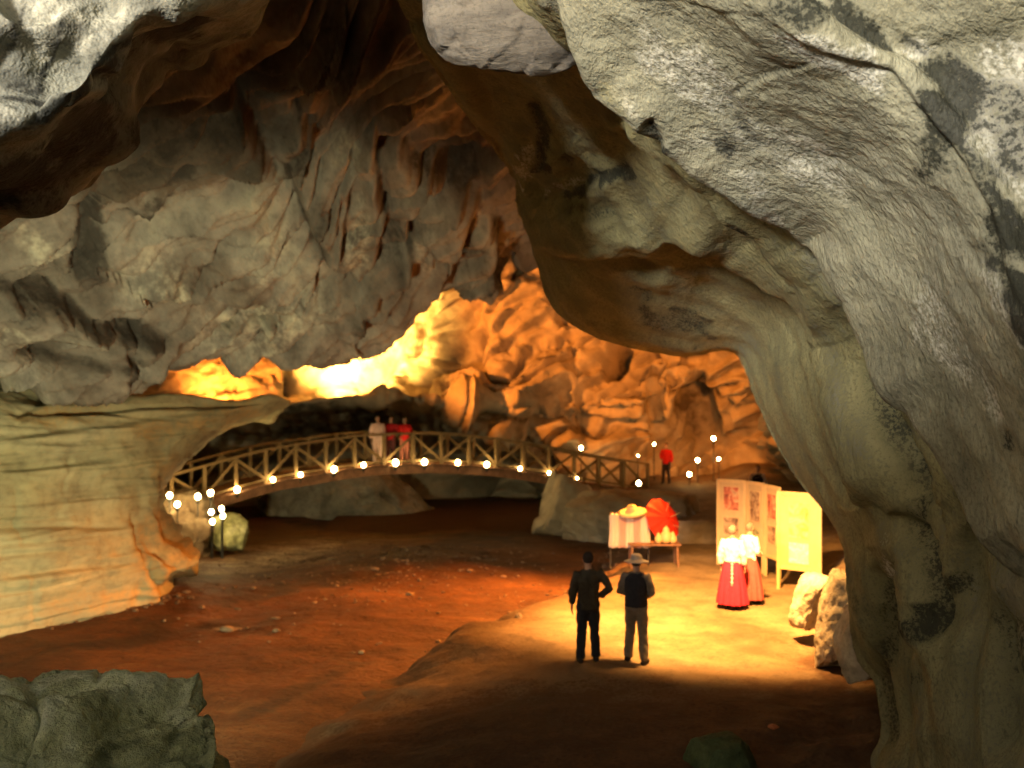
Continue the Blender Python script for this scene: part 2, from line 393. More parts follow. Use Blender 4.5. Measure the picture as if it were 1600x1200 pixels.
st = blobs(u, v, [(1345, 45, 70, 30, 35, .9), (1470, 115, 60, 34, 20, .85), (1495, 170, 75, 50, 60, .9), (1475, 225, 40, 55, 20, .75), (1520, 275, 85, 46, 60, .95), (1560, 365, 100, 46, 62, .95), (1590, 450, 85, 34, 65, .95), (1420, 60, 60, 24, 40, .6), (1570, 180, 40, 60, -20, .4), (1260, 10, 70, 20, 20, .7),
    (850, 215, 18, 45, -8, .95), (862, 255, 28, 16, 0, .9), (960, 272, 42, 16, -8, 1), (890, 302, 28, 9, -5, .9), (1175, 362, 12, 22, 0, .95), (1052, 208, 10, 10, 0, .9), (1140, 212, 20, 30, -20, .55), (1480, 965, 20, 60, 10, .6), (1470, 1060, 40, 60, 0, .3), (1330, 930, 30, 60, 0, .3), (1345, 720, 14, 60, 10, .45), (1010, 470, 20, 50, -25, .5), (1070, 500, 60, 20, 20, .5), (1575, 700, 40, 20, 50, .45), (1590, 1010, 30, 90, 0, .3), (1430, 800, 10, 40, -20, .4)], wp_)
pl = blobs(u, v, [(1290, 85, 110, 26, 15, .8), (1540, 220, 60, 130, -25, .55), (1580, 90, 50, 60, 0, .4), (1430, 70, 40, 40, 0, .7), (1215, 318, 50, 14, 40, .7), (1200, 210, 180, 60, 30, .35), (1490, 520, 40, 140, -25, .35), (1570, 480, 20, 90, -30, .5), (1100, 130, 140, 50, 40, .35), (830, 240, 20, 40, 0, .5), (880, 290, 25, 16, 0, .6), (1460, 680, 16, 90, -35, .5), (1400, 900, 8, 90, 0, .4)], wp_)
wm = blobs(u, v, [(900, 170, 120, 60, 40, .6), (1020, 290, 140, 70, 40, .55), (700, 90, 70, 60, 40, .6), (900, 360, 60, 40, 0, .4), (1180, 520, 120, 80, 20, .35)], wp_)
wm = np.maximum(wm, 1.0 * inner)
st = np.maximum(st, ls)
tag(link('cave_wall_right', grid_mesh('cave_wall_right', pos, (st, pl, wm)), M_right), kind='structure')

# ---- ceiling ---------------------------------------------------------------
cx = [-320, -60, 100, 200, 300, 400, 500, 560, 630, 690, 740, 785, 826, 880, 1000]
lip = [(-320, 640, 17), (-60, 606, 19), (100, 604, 20.5), (200, 594, 22), (300, 566, 23.4), (400, 555, 24.4), (490, 550, 25.2), (545, 520, 25.6), (585, 532, 26), (640, 488, 26.3), (690, 456, 26.6), (775, 474, 27), (822, 408, 27.2), (846, 400, 27.4), (1000, 380, 27.5)]
def crow(py, dl, dm, dr, sag=None):
    out = []
    for i, x in enumerate(cx):
        t = (x + 60) / 900.
        dd = dl + (dm - dl) * min(max(t * 1.8, 0), 1) if t < .55 else dm + (dr - dm) * min((t - .55) / .45, 1)
        out.append((x, py + (sag[i] if sag else 0), dd))
    return out
sagL = [60, 40, 30, 20, 10, 0, -5, -10, -10, -15, -15, -15, -20, -20, -20]
crows = [crow(-60, 11.5, 13.5, 14), crow(90, 12.8, 15.2, 16), crow(200, 14.2, 17.2, 18), crow(300, 15.4, 19.2, 20.5, sagL), crow(385, 16.8, 21.5, 23, sagL), crow(455, 17.8, 23.4, 25, [70, 50, 45, 40, 30, 20, 10, 0, -20, -45, -40, -45, -70, -80, -80])]
rows = [[(P(x, 0, 14)[0] * 2.2, 3.2, 20) for x in cx], [(P(x, 0, 14)[0] * 1.3, 7.5, 13.5) for x in cx]]
rows += [[P(*q) for q in r] for r in crows] + [[P(*q) for q in lip]]
rows.append([P(a, b - 14, c + 1.3) for a, b, c in lip])
rows.append([P(a, b - 90, c + 5) for a, b, c in lip])
rows.append([P(a, b - 210, c + 17) for a, b, c in lip])
rows = [[(-34, r[0][1] - 2, r[0][2])] + r + [(r[-1][0] + 8, r[-1][1], r[-1][2]), (34, r[-1][1], r[-1][2] + 2)] for r in rows]
pos, tr, tc = net(rows, 640, 460)
n = normals(pos); u, v = proj(pos)
lc_ = [
    ([(450, 255), (466, 320), (495, 372), (515, 424), (552, 432), (598, 442)], 7, .5, -.35, .45),
    ([(455, 446), (385, 467), (320, 500), (255, 528)], 6, .35, .32, .5),
    ([(365, 345), (330, 400), (285, 448), (205, 486)], 6, .35, .28, .5),
    ([(470, 340), (420, 385), (350, 430), (300, 470)], 5, .25, .22, .4),
    ([(520, 390), (470, 430), (440, 450)], 5, .2, .2, .4),
    ([(600, 470), (560, 490), (540, 525)], 7, .4, .4, .5),
    ([(590, 210), (595, 300), (606, 350), (588, 415)], 7, .42, .3, .5),
    ([(672, 290), (648, 350), (632, 430)], 7, .45, .32, .55),
    ([(745, 330), (712, 400), (664, 448)], 8, .5, .35, .6),
    ([(560, 280), (545, 330), (520, 400)], 6, .3, .25, .35),
    ([(145, 318), (152, 390), (128, 455)], 16, .7, .1, .75),
    ([(-20, 458), (90, 468), (145, 502), (255, 522)], 9, .45, .5, .6),
    ([(370, 100), (380, 185), (415, 238), (440, 262)], 9, .5, .3, .45),
    ([(455, 180), (500, 220), (470, 290)], 8, .4, .3, .45),
    ([(560, 130), (520, 125), (470, 150)], 9, .35, .3, .3),
    ([(300, 250), (250, 290), (180, 320), (90, 335)], 8, .35, .3, .4),
    ([(330, 200), (260, 250), (180, 270)], 8, .35, .3, .4),
    ([(240, 360), (190, 370), (160, 400)], 7, .3, .2, .5),
    ([(620, 250), (690, 290), (760, 320)], 9, .4, .4, .4),
    ([(680, 270), (720, 290), (755, 290)], 10, .35, .2, .6),
    ([(0, 540), (100, 560), (200, 555), (240, 540)], 8, .3, .3, .4),
    ([(180, 520), (195, 560), (170, 585)], 9, .4, .1, .6),
    ([(330, 520), (400, 500), (455, 492)], 5, .2, .2, .3),
    ([(770, 340), (790, 400), (780, 460)], 10, .5, .3, .6),
]
ld, ls = lines_field(u, v, [(a, b * 1.1, c * .7, d_ * .95, e * 1.1) for a, b, c, d_, e in lc_])
su, sv = u * pos[..., 1] / FPX, v * pos[..., 1] / FPX            # metres along the surface
ang = R(-32) + R(-38) * sstep(430, 620, u)                        # bedding runs down to the left, steeper towards the arch
ca, sa = np.cos(ang), np.sin(ang)
al, ac = su * ca + sv * sa, -su * sa + sv * ca
bed = np.stack([al * .10, ac * .46, np.full_like(u, 3.3)], -1)
f0 = fbm(bed, 4)
f1, f2, tl, rn = cells(np.stack([al * .20, ac * .42, su * 0 + 1.7], -1) + .22 * fbm(pos * .4, 2)[..., None])
d = .55 * fbm(pos * .16 + 5, 3) + .50 * (saw(f0, 1.9, .3) - .5) + .42 * tl + .20 * (rn - .5) - .16 * np.exp(-((f2 - f1) / .05) ** 2)
d += .09 * fbm(pos * .8, 4) + .18 * (saw(fbm(bed * np.array([2.0, 2.0, 1]) + 8, 3), 1.8, .3) - .5) + .022 * ridged(pos * 2.2, 3)
hid = 1 - sstep(9.6, 10.6, tr)[:, None]
edge = 1 - .85 * np.exp(-((tr[:, None] - 9.0) / .55) ** 2)        # keep the lip where it is
pos = pos + n * ((d * edge + ld) * (hid * .85 + .15))[..., None]
wp_ = fbm(pos * .55, 4)
brown = blobs(u, v, [(300, 210, 190, 110, -25, .95), (430, 90, 130, 100, 0, .7), (560, 40, 90, 60, 0, .55), (720, 230, 50, 70, 30, .45), (740, 400, 50, 50, 0, .5), (330, 290, 120, 50, -20, .7), (560, 70, 120, 60, 0, .5)], wp_)  # dims the upper ceiling with painted dark brown
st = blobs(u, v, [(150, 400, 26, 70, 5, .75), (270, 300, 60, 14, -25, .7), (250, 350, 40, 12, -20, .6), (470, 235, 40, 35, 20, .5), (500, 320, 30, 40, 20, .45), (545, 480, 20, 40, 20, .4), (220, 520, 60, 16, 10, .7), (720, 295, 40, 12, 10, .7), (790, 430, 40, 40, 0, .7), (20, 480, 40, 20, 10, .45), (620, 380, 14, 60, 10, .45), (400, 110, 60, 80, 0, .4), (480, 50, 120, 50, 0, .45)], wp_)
pl = .6 * blobs(u, v, [(420, 500, 150, 60, -12, .5), (60, 400, 60, 70, 0, .5), (250, 430, 80, 50, -10, .4), (560, 370, 26, 70, 12, .5), (540, 260, 40, 60, 0, .35), (650, 400, 30, 60, 20, .35), (40, 530, 90, 40, 0, .4), (400, 400, 90, 40, -35, .35)], wp_ * .6)
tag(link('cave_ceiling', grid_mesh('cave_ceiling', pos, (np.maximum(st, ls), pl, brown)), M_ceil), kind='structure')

# ---- left wall ---------------------------------------------------------------
Lr = [
    [(-400, 600, 17.6), (-100, 600, 19.9), (40, 600, 21.6), (150, 622, 23.8), (250, 650, 26.5), (330, 660, 29), (420, 660, 31), (400, 655, 33), (320, 650, 37)],
    [(-400, 625, 17), (-100, 622, 19.3), (40, 620, 20.9), (150, 618, 22.4), (230, 616, 24), (330, 617, 26), (444, 623, 28), (430, 640, 30), (340, 658, 35)],
    [(-400, 655, 16.8), (-100, 645, 19), (40, 638, 20.4), (140, 632, 21.8), (220, 628, 23.2), (310, 628, 24.8), (432, 630, 27), (425, 646, 29), (330, 664, 34)],
    [(-400, 720, 16.5), (-100, 700, 18.5), (40, 690, 19.9), (120, 686, 21.0), (190, 684, 22.2), (245, 683, 23.4), (318, 676, 25), (330, 676, 28), (250, 684, 32)],
    [(-400, 800, 16.3), (-100, 780, 18.3), (40, 770, 19.6), (110, 766, 20.6), (165, 764, 21.6), (205, 763, 22.4), (244, 765, 23.6), (256, 758, 26.5), (180, 750, 31)],
    [(-400, 880, 16), (-100, 850, 18.2), (40, 840, 19.5), (110, 836, 20.3), (165, 832, 21.2), (205, 830, 22), (258, 826, 23.4), (270, 815, 26), (190, 810, 31)],
    [(-400, 960, 15.8), (-100, 920, 18), (40, 906, 19.3), (110, 898, 20.1), (165, 892, 20.9), (215, 888, 21.7), (303, 884, 23), (300, 868, 25.5), (220, 860, 31)],
    [(-400, 1030, 15.7), (-100, 985, 17.9), (40, 965, 19.25), (110, 948, 20.05), (165, 935, 20.8), (205, 926, 21.4), (256, 918, 22.6), (262, 900, 25), (200, 890, 31)],
    [(-400, 1075, 15.7), (-100, 1020, 17.9), (40, 992, 19.3), (110, 978, 20.2), (165, 966, 21.0), (205, 956, 21.6), (250, 946, 22.6), (255, 925, 25), (200, 900, 31)],
    [(-400, 1120, 15.9), (-100, 1070, 18.2), (40, 1040, 19.6), (110, 1020, 20.6), (165, 1005, 21.6), (205, 995, 22.2), (250, 980, 23.2), (255, 950, 25.5), (200, 930, 31)]]
rows = []
for r in Lr:
    wp = [P(*q) for q in r]
    z = wp[0][2]
    rows.append([(-34, -2, z), (-15.5, 3, z), (-13.6, 9, z)] + wp + [(-15, 36, wp[-1][2]), (-22, 38, wp[-1][2])])
pos, tr, tc = net(rows, 380, 260, lo=20, hi=300)
n = normals(pos); u, v = proj(pos)
ll_ = [([(0, 690), (100, 672), (200, 660), (330, 640)], 6, .06, .06, .3), ([(0, 735), (90, 730), (180, 715), (240, 690)], 5, .05, .05, .25), ([(-20, 830), (80, 822), (190, 826)], 6, .07, .06, .3), ([(0, 905), (110, 890), (230, 880)], 5, .06, .05, .25), ([(205, 800), (215, 850), (240, 900), (250, 930)], 8, .18, .1, .35), ([(45, 880), (52, 940), (58, 990)], 3, .06, 0, .35), ([(25, 760), (30, 820), (34, 860)], 3, .05, 0, .3), ([(120, 700), (105, 745), (100, 800)], 3, .05, 0, .25),
    ([(0, 650), (150, 640), (300, 632), (420, 628)], 5, .08, .08, .4), ([(250, 745), (285, 700), (330, 660), (420, 632)], 7, .1, .1, .45), ([(20, 660), (60, 630), (100, 612)], 6, .06, .05, .4), ([(225, 840), (250, 870), (275, 890)], 6, .12, .1, .3)]
ld, ls = lines_field(u, v, ll_); ls = ls * .6
lay = np.stack([pos[..., 0] * .12, pos[..., 1] * .12, (pos[..., 2] + .03 * pos[..., 0]) * 1.5], -1)
d = .12 * fbm(lay, 4) + .05 * (saw(fbm(lay * .8 + 4, 3), 2.5, .3) - .5) + .10 * fbm(pos * .6, 4) + .02 * fbm(pos * 3.0, 3)
turn = sstep(240, 300, u) * sstep(690, 760, v)
d += sstep(200, 245, u) * sstep(700, 790, v) * (.30 * fbm(pos * np.array([1.6, 1.6, .7]) + 2, 3))
pos = pos + n * (d + ld)[..., None]
wp_ = fbm(pos * .6, 4)
wm = blobs(u, v, [(250, 850, 60, 120, 0, .7), (300, 660, 110, 30, -12, .6), (130, 940, 140, 26, -8, .35), (60, 650, 120, 24, -8, .5), (260, 740, 60, 40, -40, .6)], wp_)  # patches at the right edge paint the orange glow from the chamber
st = blobs(u, v, [(190, 962, 60, 7, -8, .7), (40, 660, 60, 10, -30, .35), (300, 700, 60, 12, -40, .45)], wp_)  # first patch paints the shade in the undercut foot
tag(link('cave_wall_left', grid_mesh('cave_wall_left', pos, (np.maximum(st, ls), None, wm)), M_left), kind='structure')

# ---- overhang, upper left ------------------------------------------------------
oS = [(470, -160, 8.6), (415, -30, 8.6), (385, 35, 8.7), (310, 62, 8.7), (243, 78, 8.7), (216, 132, 8.7), (186, 200, 8.8), (140, 245, 8.9), (98, 285, 9.0), (40, 316, 9.1), (-60, 335, 9.2), (-260, 380, 9.3), (-700, 430, 9.4)]
oA = [(420, -220, 6.9), (370, -70, 6.8), (330, -5, 6.7), (262, 20, 6.6), (215, 52, 6.55), (178, 105, 6.5), (148, 155, 6.45), (100, 190, 6.4), (50, 215, 6.4), (0, 235, 6.4), (-90, 250, 6.4), (-300, 280, 6.4), (-760, 320, 6.4)]
oB = [(350, -290, 6.75), (300, -130, 6.6), (250, -60, 6.5), (190, -15, 6.4), (150, 20, 6.35), (115, 60, 6.3), (85, 95, 6.25), (45, 115, 6.2), (0, 130, 6.2), (-50, 140, 6.2), (-140, 150, 6.2), (-360, 170, 6.2), (-800, 200, 6.2)]
oC = [(a - 110, b - 130, c - .05) for a, b, c in oB]
oD = [(a - 250, b - 420, c - .1) for a, b, c in oC]
rows = [[P(a - 160, b - 170, c + 5) for a, b, c in oS], [P(a - 22, b - 24, c + .9) for a, b, c in oS]] + [[P(*q) for q in r] for r in (oS, oA, oB, oC, oD)]
rows.append([(p[0] - 2, p[1] - 1.5, 15) for p in rows[-1]]); rows.append([(p[0] - 4, p[1] - 2, 21) for p in rows[-2]])
rows = [r + [(-18, r[-1][1], r[-1][2] - .5), (-36, r[-1][1], r[-1][2] - .5)] for r in rows]
pos, tr, tc = net(rows, 340, 300, lo=20, hi=260)
n = normals(pos); u, v = proj(pos)
f1, f2, tl, rn = cells(pos * np.array([1.0, .8, 1.3]) + .3 * fbm(pos * 1.1, 3)[..., None])
sx2 = np.stack([pos[..., 0] * .9 + pos[..., 2] * .9, pos[..., 1] * .5, (pos[..., 2] - pos[..., 0]) * .35], -1)
d = .20 * fbm(pos * .55, 3) + .16 * tl + .06 * (rn - .5) + .05 * (saw(fbm(sx2 * .9, 2), 1.6, .45) - .5) + .014 * ridged(sx2 * 1.8 + 4, 3) + .06 * fbm(pos * 2, 4)
for _k in range(4):
    e_ = np.pad(d, 1, mode='edge'); d = (e_[1:-1, 1:-1] * 2 + e_[:-2, 1:-1] + e_[2:, 1:-1] + e_[1:-1, :-2] + e_[1:-1, 2:]) / 6
pos = pos + n * (d * (sstep(.4, 1.8, tr)[:, None] * .85 + .15))[..., None]
wp_ = fbm(pos * 1.3, 4)
st = blobs(u, v, [(120, 215, 90, 40, -40, .9), (20, 260, 110, 45, -20, .95), (290, 45, 70, 22, -20, .9), (170, 110, 40, 50, -40, .4), (40, 130, 60, 30, 0, .5), (110, 60, 40, 20, -30, .4), (200, 190, 30, 40, 30, .8), (20, 60, 30, 50, 0, .3)], wp_)  # lower dark patches paint the shadowed underside
pl = blobs(u, v, [(90, 30, 120, 60, 0, .35), (20, 180, 40, 30, 0, .5), (200, 30, 50, 30, 0, .3), (150, 170, 25, 25, 0, .4)], wp_)
tl_d, tl_s = lines_field(u, v, [([(240, 20), (170, 90), (120, 130), (60, 150), (-20, 160)], 9, 0, 0, .9), ([(110, 20), (90, 70), (60, 110), (40, 160)], 6, 0, 0, .8), ([(200, 60), (150, 140), (90, 180), (20, 200)], 9, 0, 0, .9), ([(300, -10), (230, 60), (190, 130)], 8, 0, 0, .8), ([(40, 0), (30, 60), (0, 100)], 6, 0, 0, .7)])
st = np.maximum(st, tl_s)
tag(link('rock_overhang', grid_mesh('rock_overhang', pos, (st, pl, None)), M_over), kind='structure')

# ---- back chamber ---------------------------------------------------------------
bx = [100, 250, 360, 450, 560, 660, 730, 780, 850, 950, 1050, 1150, 1230]
bt = [
    (300, [42, 43, 44, 45, 45, 45, 45, 45, 45, 44, 42, 40, 38], None),
    (430, [41, 43, 45, 46.5, 47.5, 47.5, 47, 46.5, 46.5, 46.2, 45, 43, 40], None),
    (520, [41, 43.5, 45.5, 47, 48.5, 48.2, 46.6, 46.2, 46, 45.5, 44, 42, 39], None),
    (590, [41, 43.5, 45.5, 47, 48.6, 48.4, 45.6, 45.2, 45, 44.5, 43.5, 42.3, 38.5], None),
    (620, [41, 43.5, 45, 46.5, 47.8, 47.2, 45, 44.7, 44.6, 44, 43.5, 42.6, 38.5], None),
    (650, [40, 42, 43.5, 45, 46.2, 45.8, 44.8, 44.5, 44.4, 44, 43.8, 43, 38.5], [16, 16, 12, 2, -6, -6, -20, -22, -22, -22, -22, -22, -22]),
    (622, [38.5, 40.5, 42, 43, 43.5, 43.6, 44.2, 44.3, 44.3, 44, 44, 43.2, 38.4], [34, 34, 30, 8, -4, -2, 14, 14, 14, 14, 14, 14, 14]),
    (660, [39, 42, 43.6, 44.6, 45.4, 45.4, 44.8, 44.4, 44.2, 44.2, 44.6, 44, 38.3], [10, 8, 8, 2, 0, 0, 0, 0, 0, 0, 0, 0, 0]),
    (690, [40, 44, 46.5, 47, 47.5, 47, 45.5, 45, 44.5, 44, 45, 44.5, 38], None),
    (740, [40, 44, 45.5, 46.5, 47, 46.5, 45.5, 45, 44.5, 43.5, 43.5, 43, 37.5], None),
    (800, [39, 42, 44, 45, 45.5, 45.5, 45, 44.8, 43.5, 42, 41, 40, 37], None),
    (900, [37, 40, 42, 43, 43, 43, 43, 43, 42, 40, 39, 38, 36], None)]
rows = []
for py, ds, off in bt:
    wp = [P(x, py + (off[i] if off else 0), ds[i]) for i, x in enumerate(bx)]
    zl, zr = wp[0][2], wp[-1][2]
    rows.append([(-24, 22, zl), (-22, 34, zl)] + wp + [(11.2, 30, zr), (10.4, 22, zr), (9.5, 15, zr)])
top = rows[0]
rows = [[(p[0] * .9, p[1] - 16, 14.5) for p in top]] + rows
pos, tr, tc = net(rows, 560, 300, lo=20, hi=200)
n = normals(pos, ref=(0, 25, 6)); u, v = proj(pos)
lb_ = [
    ([(640, 500), (620, 560), (600, 600), (560, 618)], 8, .7, -.5, .3),
    ([(690, 460), (665, 510), (655, 560)], 6, .6, -.4, .2),
    ([(765, 500), (745, 540), (715, 575), (700, 590)], 9, .9, -.3, .6),
    ([(735, 555), (760, 580), (790, 590), (820, 555), (835, 542)], 9, .9, .3, .7),
    ([(700, 615), (770, 620), (820, 600), (850, 580)], 8, .8, .5, .6),
    ([(730, 640), (790, 650), (840, 662), (880, 650)], 7, .7, .5, .6),
    ([(965, 520), (962, 560), (945, 585)], 11, 1.2, .2, .8),
    ([(900, 600), (905, 660), (915, 700)], 6, .6, .4, .5),
    ([(840, 625), (885, 650), (905, 690)], 6, .6, .4, .5),
    ([(1010, 560), (1040, 590), (1010, 640), (985, 655)], 6, .5, .4, .4),
    ([(1095, 580), (1080, 620), (1060, 650)], 14, 1.6, .2, .9),
    ([(1185, 600), (1175, 640), (1180, 690)], 13, 1.6, 0, .95),
    ([(850, 690), (890, 670), (940, 680), (985, 660)], 8, .9, .5, .6),
    ([(450, 560), (452, 600), (448, 622)], 7, .8, .2, .8),
    ([(1040, 540), (1070, 552), (1110, 552)], 6, .6, -.4, .7),
]
ld, ls = lines_field(u, v, lb_)
wq = .22 * fbm(pos * .5, 3)[..., None]
f1, f2, tl, rn = cells(pos * np.array([.21, .2, .26]) + wq * .7)
g1, g2, tl2, rn2 = cells(pos * np.array([.75, .7, .95]) + wq * 1.6 + 11)
rgt = sstep(640, 720, u) * .85 + .15
d = rgt * (1.35 * tl + .8 * (rn - .5) + .22 * tl2 + .10 * (rn2 - .5) + .65 * (saw(fbm(np.stack([(pos[..., 0] + .6 * pos[..., 2]) * .10, pos[..., 1] * .12, (pos[..., 2] - .6 * pos[..., 0]) * .34], -1) + 3, 3), 2.2, .2) - .5) - .35 * np.exp(-((f2 - f1) / .04) ** 2)) + .35 * fbm(pos * .22, 3) * rgt + .16 * fbm(pos * .9, 4) + .05 * ridged(pos * 2.0, 3)
hole = blobs(u, v, [(1090, 645, 48, 36, 20, 1), (1185, 650, 14, 46, 0, 1), (300, 720, 45, 26, -10, 1), (1180, 720, 30, 30, 0, .6), (770, 770, 90, 34, 0, 1)], .3 * fbm(pos * .6, 3))
pos = pos + n * (d + ld - 2.6 * hole)[..., None]
wp_ = fbm(pos * .3, 4)
st = blobs(u, v, [(560, 655, 150, 38, 0, .7), (1090, 640, 50, 40, 0, .5), (720, 620, 70, 30, 0, .35), (800, 585, 40, 20, 0, .3), (1190, 730, 60, 40, 0, .4), (450, 595, 10, 25, 0, .8)], wp_)  # shade under the ledge, in holes and crevices, painted dark
pl = blobs(u, v, [(350, 685, 60, 16, 15, .8), (560, 570, 140, 50, -20, .6)], wp_)  # second patch paints the floodlit pool on the wall in pale
tag(link('cave_wall_back', grid_mesh('cave_wall_back', pos, (np.maximum(st, ls * .7), pl, None)), M_back), kind='structure')

# ---- hill over the cave: the rock that keeps the daylight out ----------------------
ys = np.concatenate([[2.0], np.linspace(4, 66, 26), [72, 74]])
th = np.linspace(-.12, math.pi + .12, 40)
hp = np.zeros((len(ys), len(th), 3))
for i, y in enumerate(ys):
    k = math.sqrt(max(0.02, 1 - max(0, (y - 50) / 24.2) ** 2))
    hp[i, :, 0] = -np.cos(th) * 46 * k; hp[i, :, 1] = y; hp[i, :, 2] = np.sin(th) * 30 * k
hp += (fbm(hp * .08, 3) * 2.0)[..., None] * np.array([0, 0, 1]) * (np.sin(th).clip(0, 1)[None, :, None])
tag(link('hill', grid_mesh('hill', hp, (None, None, None)), M_over), kind='structure')
# brow of the cave mouth: closes the hill's front above and beside the opening
bw = np.zeros((24, 60, 3)); xx = np.linspace(-50, 50, 60)
for i in range(24):
    t = i / 23.
    zz = 11.0 + t * 24
    side = np.clip((np.abs(xx + 5) - 12) / 10, 0, 1)
    bw[i, :, 0] = xx; bw[i, :, 2] = zz - side * (1 - t) * 14; bw[i, :, 1] = 2.6 + t * 1.5 + side * .5
bw[..., 1] += fbm(bw * .3, 3) * .5
tag(link('cave_mouth_brow', grid_mesh('cave_mouth_brow', bw, (None, None, None)), M_over), kind='structure')

# ---- ground -----------------------------------------------------------------------
EDGE = [(-4.2, 9.5), (-3.5, 12.6), (-2.95, 14.6), (-2.1, 16.8), (-.67, 19.2), (1.44, 22.6), (2.5, 25.0), (3.3, 28), (4.2, 33), (5.0, 40), (5.5, 47)]
ex, ey = np.array([e[0] for e in EDGE]), np.array([e[1] for e in EDGE])
def edge_sd(x, y): return (x - np.interp(y, ey, ex)) * .72
def ground_z(x, y):
    q = np.stack([x, y, np.zeros_like(x)], -1)
    z = .10 * fbm(q * .35, 4) + .03 * fbm(q * 1.7, 3) - .45 * sstep(27, 38, y)
    z = z + .22 * sstep(-5.5, -8.5, x) * sstep(14, 18, y) * (1 - sstep(24, 30, y))
    z = z + .35 * np.exp(-((x + 3.0 - (y - 27) * .25) / 2.6) ** 2 - ((y - 27.5) / 3.2) ** 2)      # gravel bar in the bed
    t = np.clip((11 - y) / 9., 0, 1); t = t * t * (3 - 2 * t)
    return z * (1 - t) + t * 3.35 + .05 * fbm(q * 2.3 + 5, 3) * t + 4.5 * sstep(-1.0, -5.0, y)  # last term: unseen bank behind the camera, added to shade the lower cave
def axis(parts):
    out = []
    for a, b, k in parts: out += list(np.linspace(a, b, k, endpoint=False))
    return np.array(out + [parts[-1][1]])
gx = axis([(-1500, -200, 6), (-200, -50, 10), (-50, -16, 24), (-16, 14, 240), (14, 50, 24), (50, 200, 10), (200, 1500, 6)])
gy = axis([(-1500, -200, 6), (-200, -30, 10), (-30, 8, 30), (8, 26, 220), (26, 46, 110), (46, 80, 20), (80, 300, 8), (300, 1500, 5)])
X, Y = np.meshgrid(gx, gy)
Z = ground_z(X, Y)
gp = np.stack([X, Y, Z], -1)
u, v = proj(gp)
wp_ = fbm(gp * .9, 4)
outside = 1 - sstep(-2, 3, Y)  # unseen ground behind the camera, made pale to bounce daylight inside
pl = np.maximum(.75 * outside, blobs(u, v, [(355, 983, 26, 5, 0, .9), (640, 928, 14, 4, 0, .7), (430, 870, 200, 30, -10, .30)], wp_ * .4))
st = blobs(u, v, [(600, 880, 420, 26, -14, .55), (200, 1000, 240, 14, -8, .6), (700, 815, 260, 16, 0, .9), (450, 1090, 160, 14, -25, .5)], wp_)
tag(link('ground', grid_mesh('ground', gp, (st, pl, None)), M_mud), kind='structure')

# ---- sandy path, raised above the bed
px_ = np.linspace(-7, 13, 260); py_ = axis([(8, 26, 240), (26, 46, 80)])
X, Y = np.meshgrid(px_, py_)
q = np.stack([X, Y, 0 * X], -1)
sd = edge_sd(X, Y) + .35 * fbm(q * .7, 4)
def path_z(X, Y, sd=None):
    q = np.stack([X, Y, 0 * X], -1)
    if sd is None: sd = edge_sd(X, Y) + .35 * fbm(q * .7, 4)
    soft = 1 - sstep(14.5, 19, Y)
    z = -.7 + 1.28 * sstep(-1.3, .5, (sd - 1.2 * soft) / (1 + 2.2 * soft)) + .045 * fbm(q * .6, 4) * sstep(0, 1, sd) + .012 * fbm(q * 3, 3)
    z = z + .55 * sstep(5.2, 7.0, X - (Y - 16) * .12) + .42 * sstep(33, 40, Y)
    dk = sstep(2.0, 5.0, X) * (1 - sstep(12.0, 15.0, Y))
    z = z + dk * (.25 * fbm(q * 1.3 + 4, 4) + .05)
    return z
pp = np.stack([X, Y, path_z(X, Y, sd)], -1)
u, v = proj(pp)
wp_ = fbm(pp * 1.1, 4)
st = blobs(u, v, [(1190, 1110, 250, 62, -6, .95), (1330, 1060, 90, 40, 0, .9), (900, 1180, 330, 60, -8, .75), (560, 1190, 200, 90, -20, .6), (1130, 1000, 70, 14, 15, .35), (1200, 1000, 90, 30, 20, .4)], wp_)  # unlit lower right and foreground, shade painted into the path
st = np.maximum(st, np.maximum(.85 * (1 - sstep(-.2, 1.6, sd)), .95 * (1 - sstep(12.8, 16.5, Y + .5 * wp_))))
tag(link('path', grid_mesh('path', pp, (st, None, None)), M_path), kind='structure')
def gz(x, y):
    a = np.array([[x]], float); b = np.array([[y]], float)
    return float(max(ground_z(a, b)[0, 0], path_z(a, b)[0, 0]))

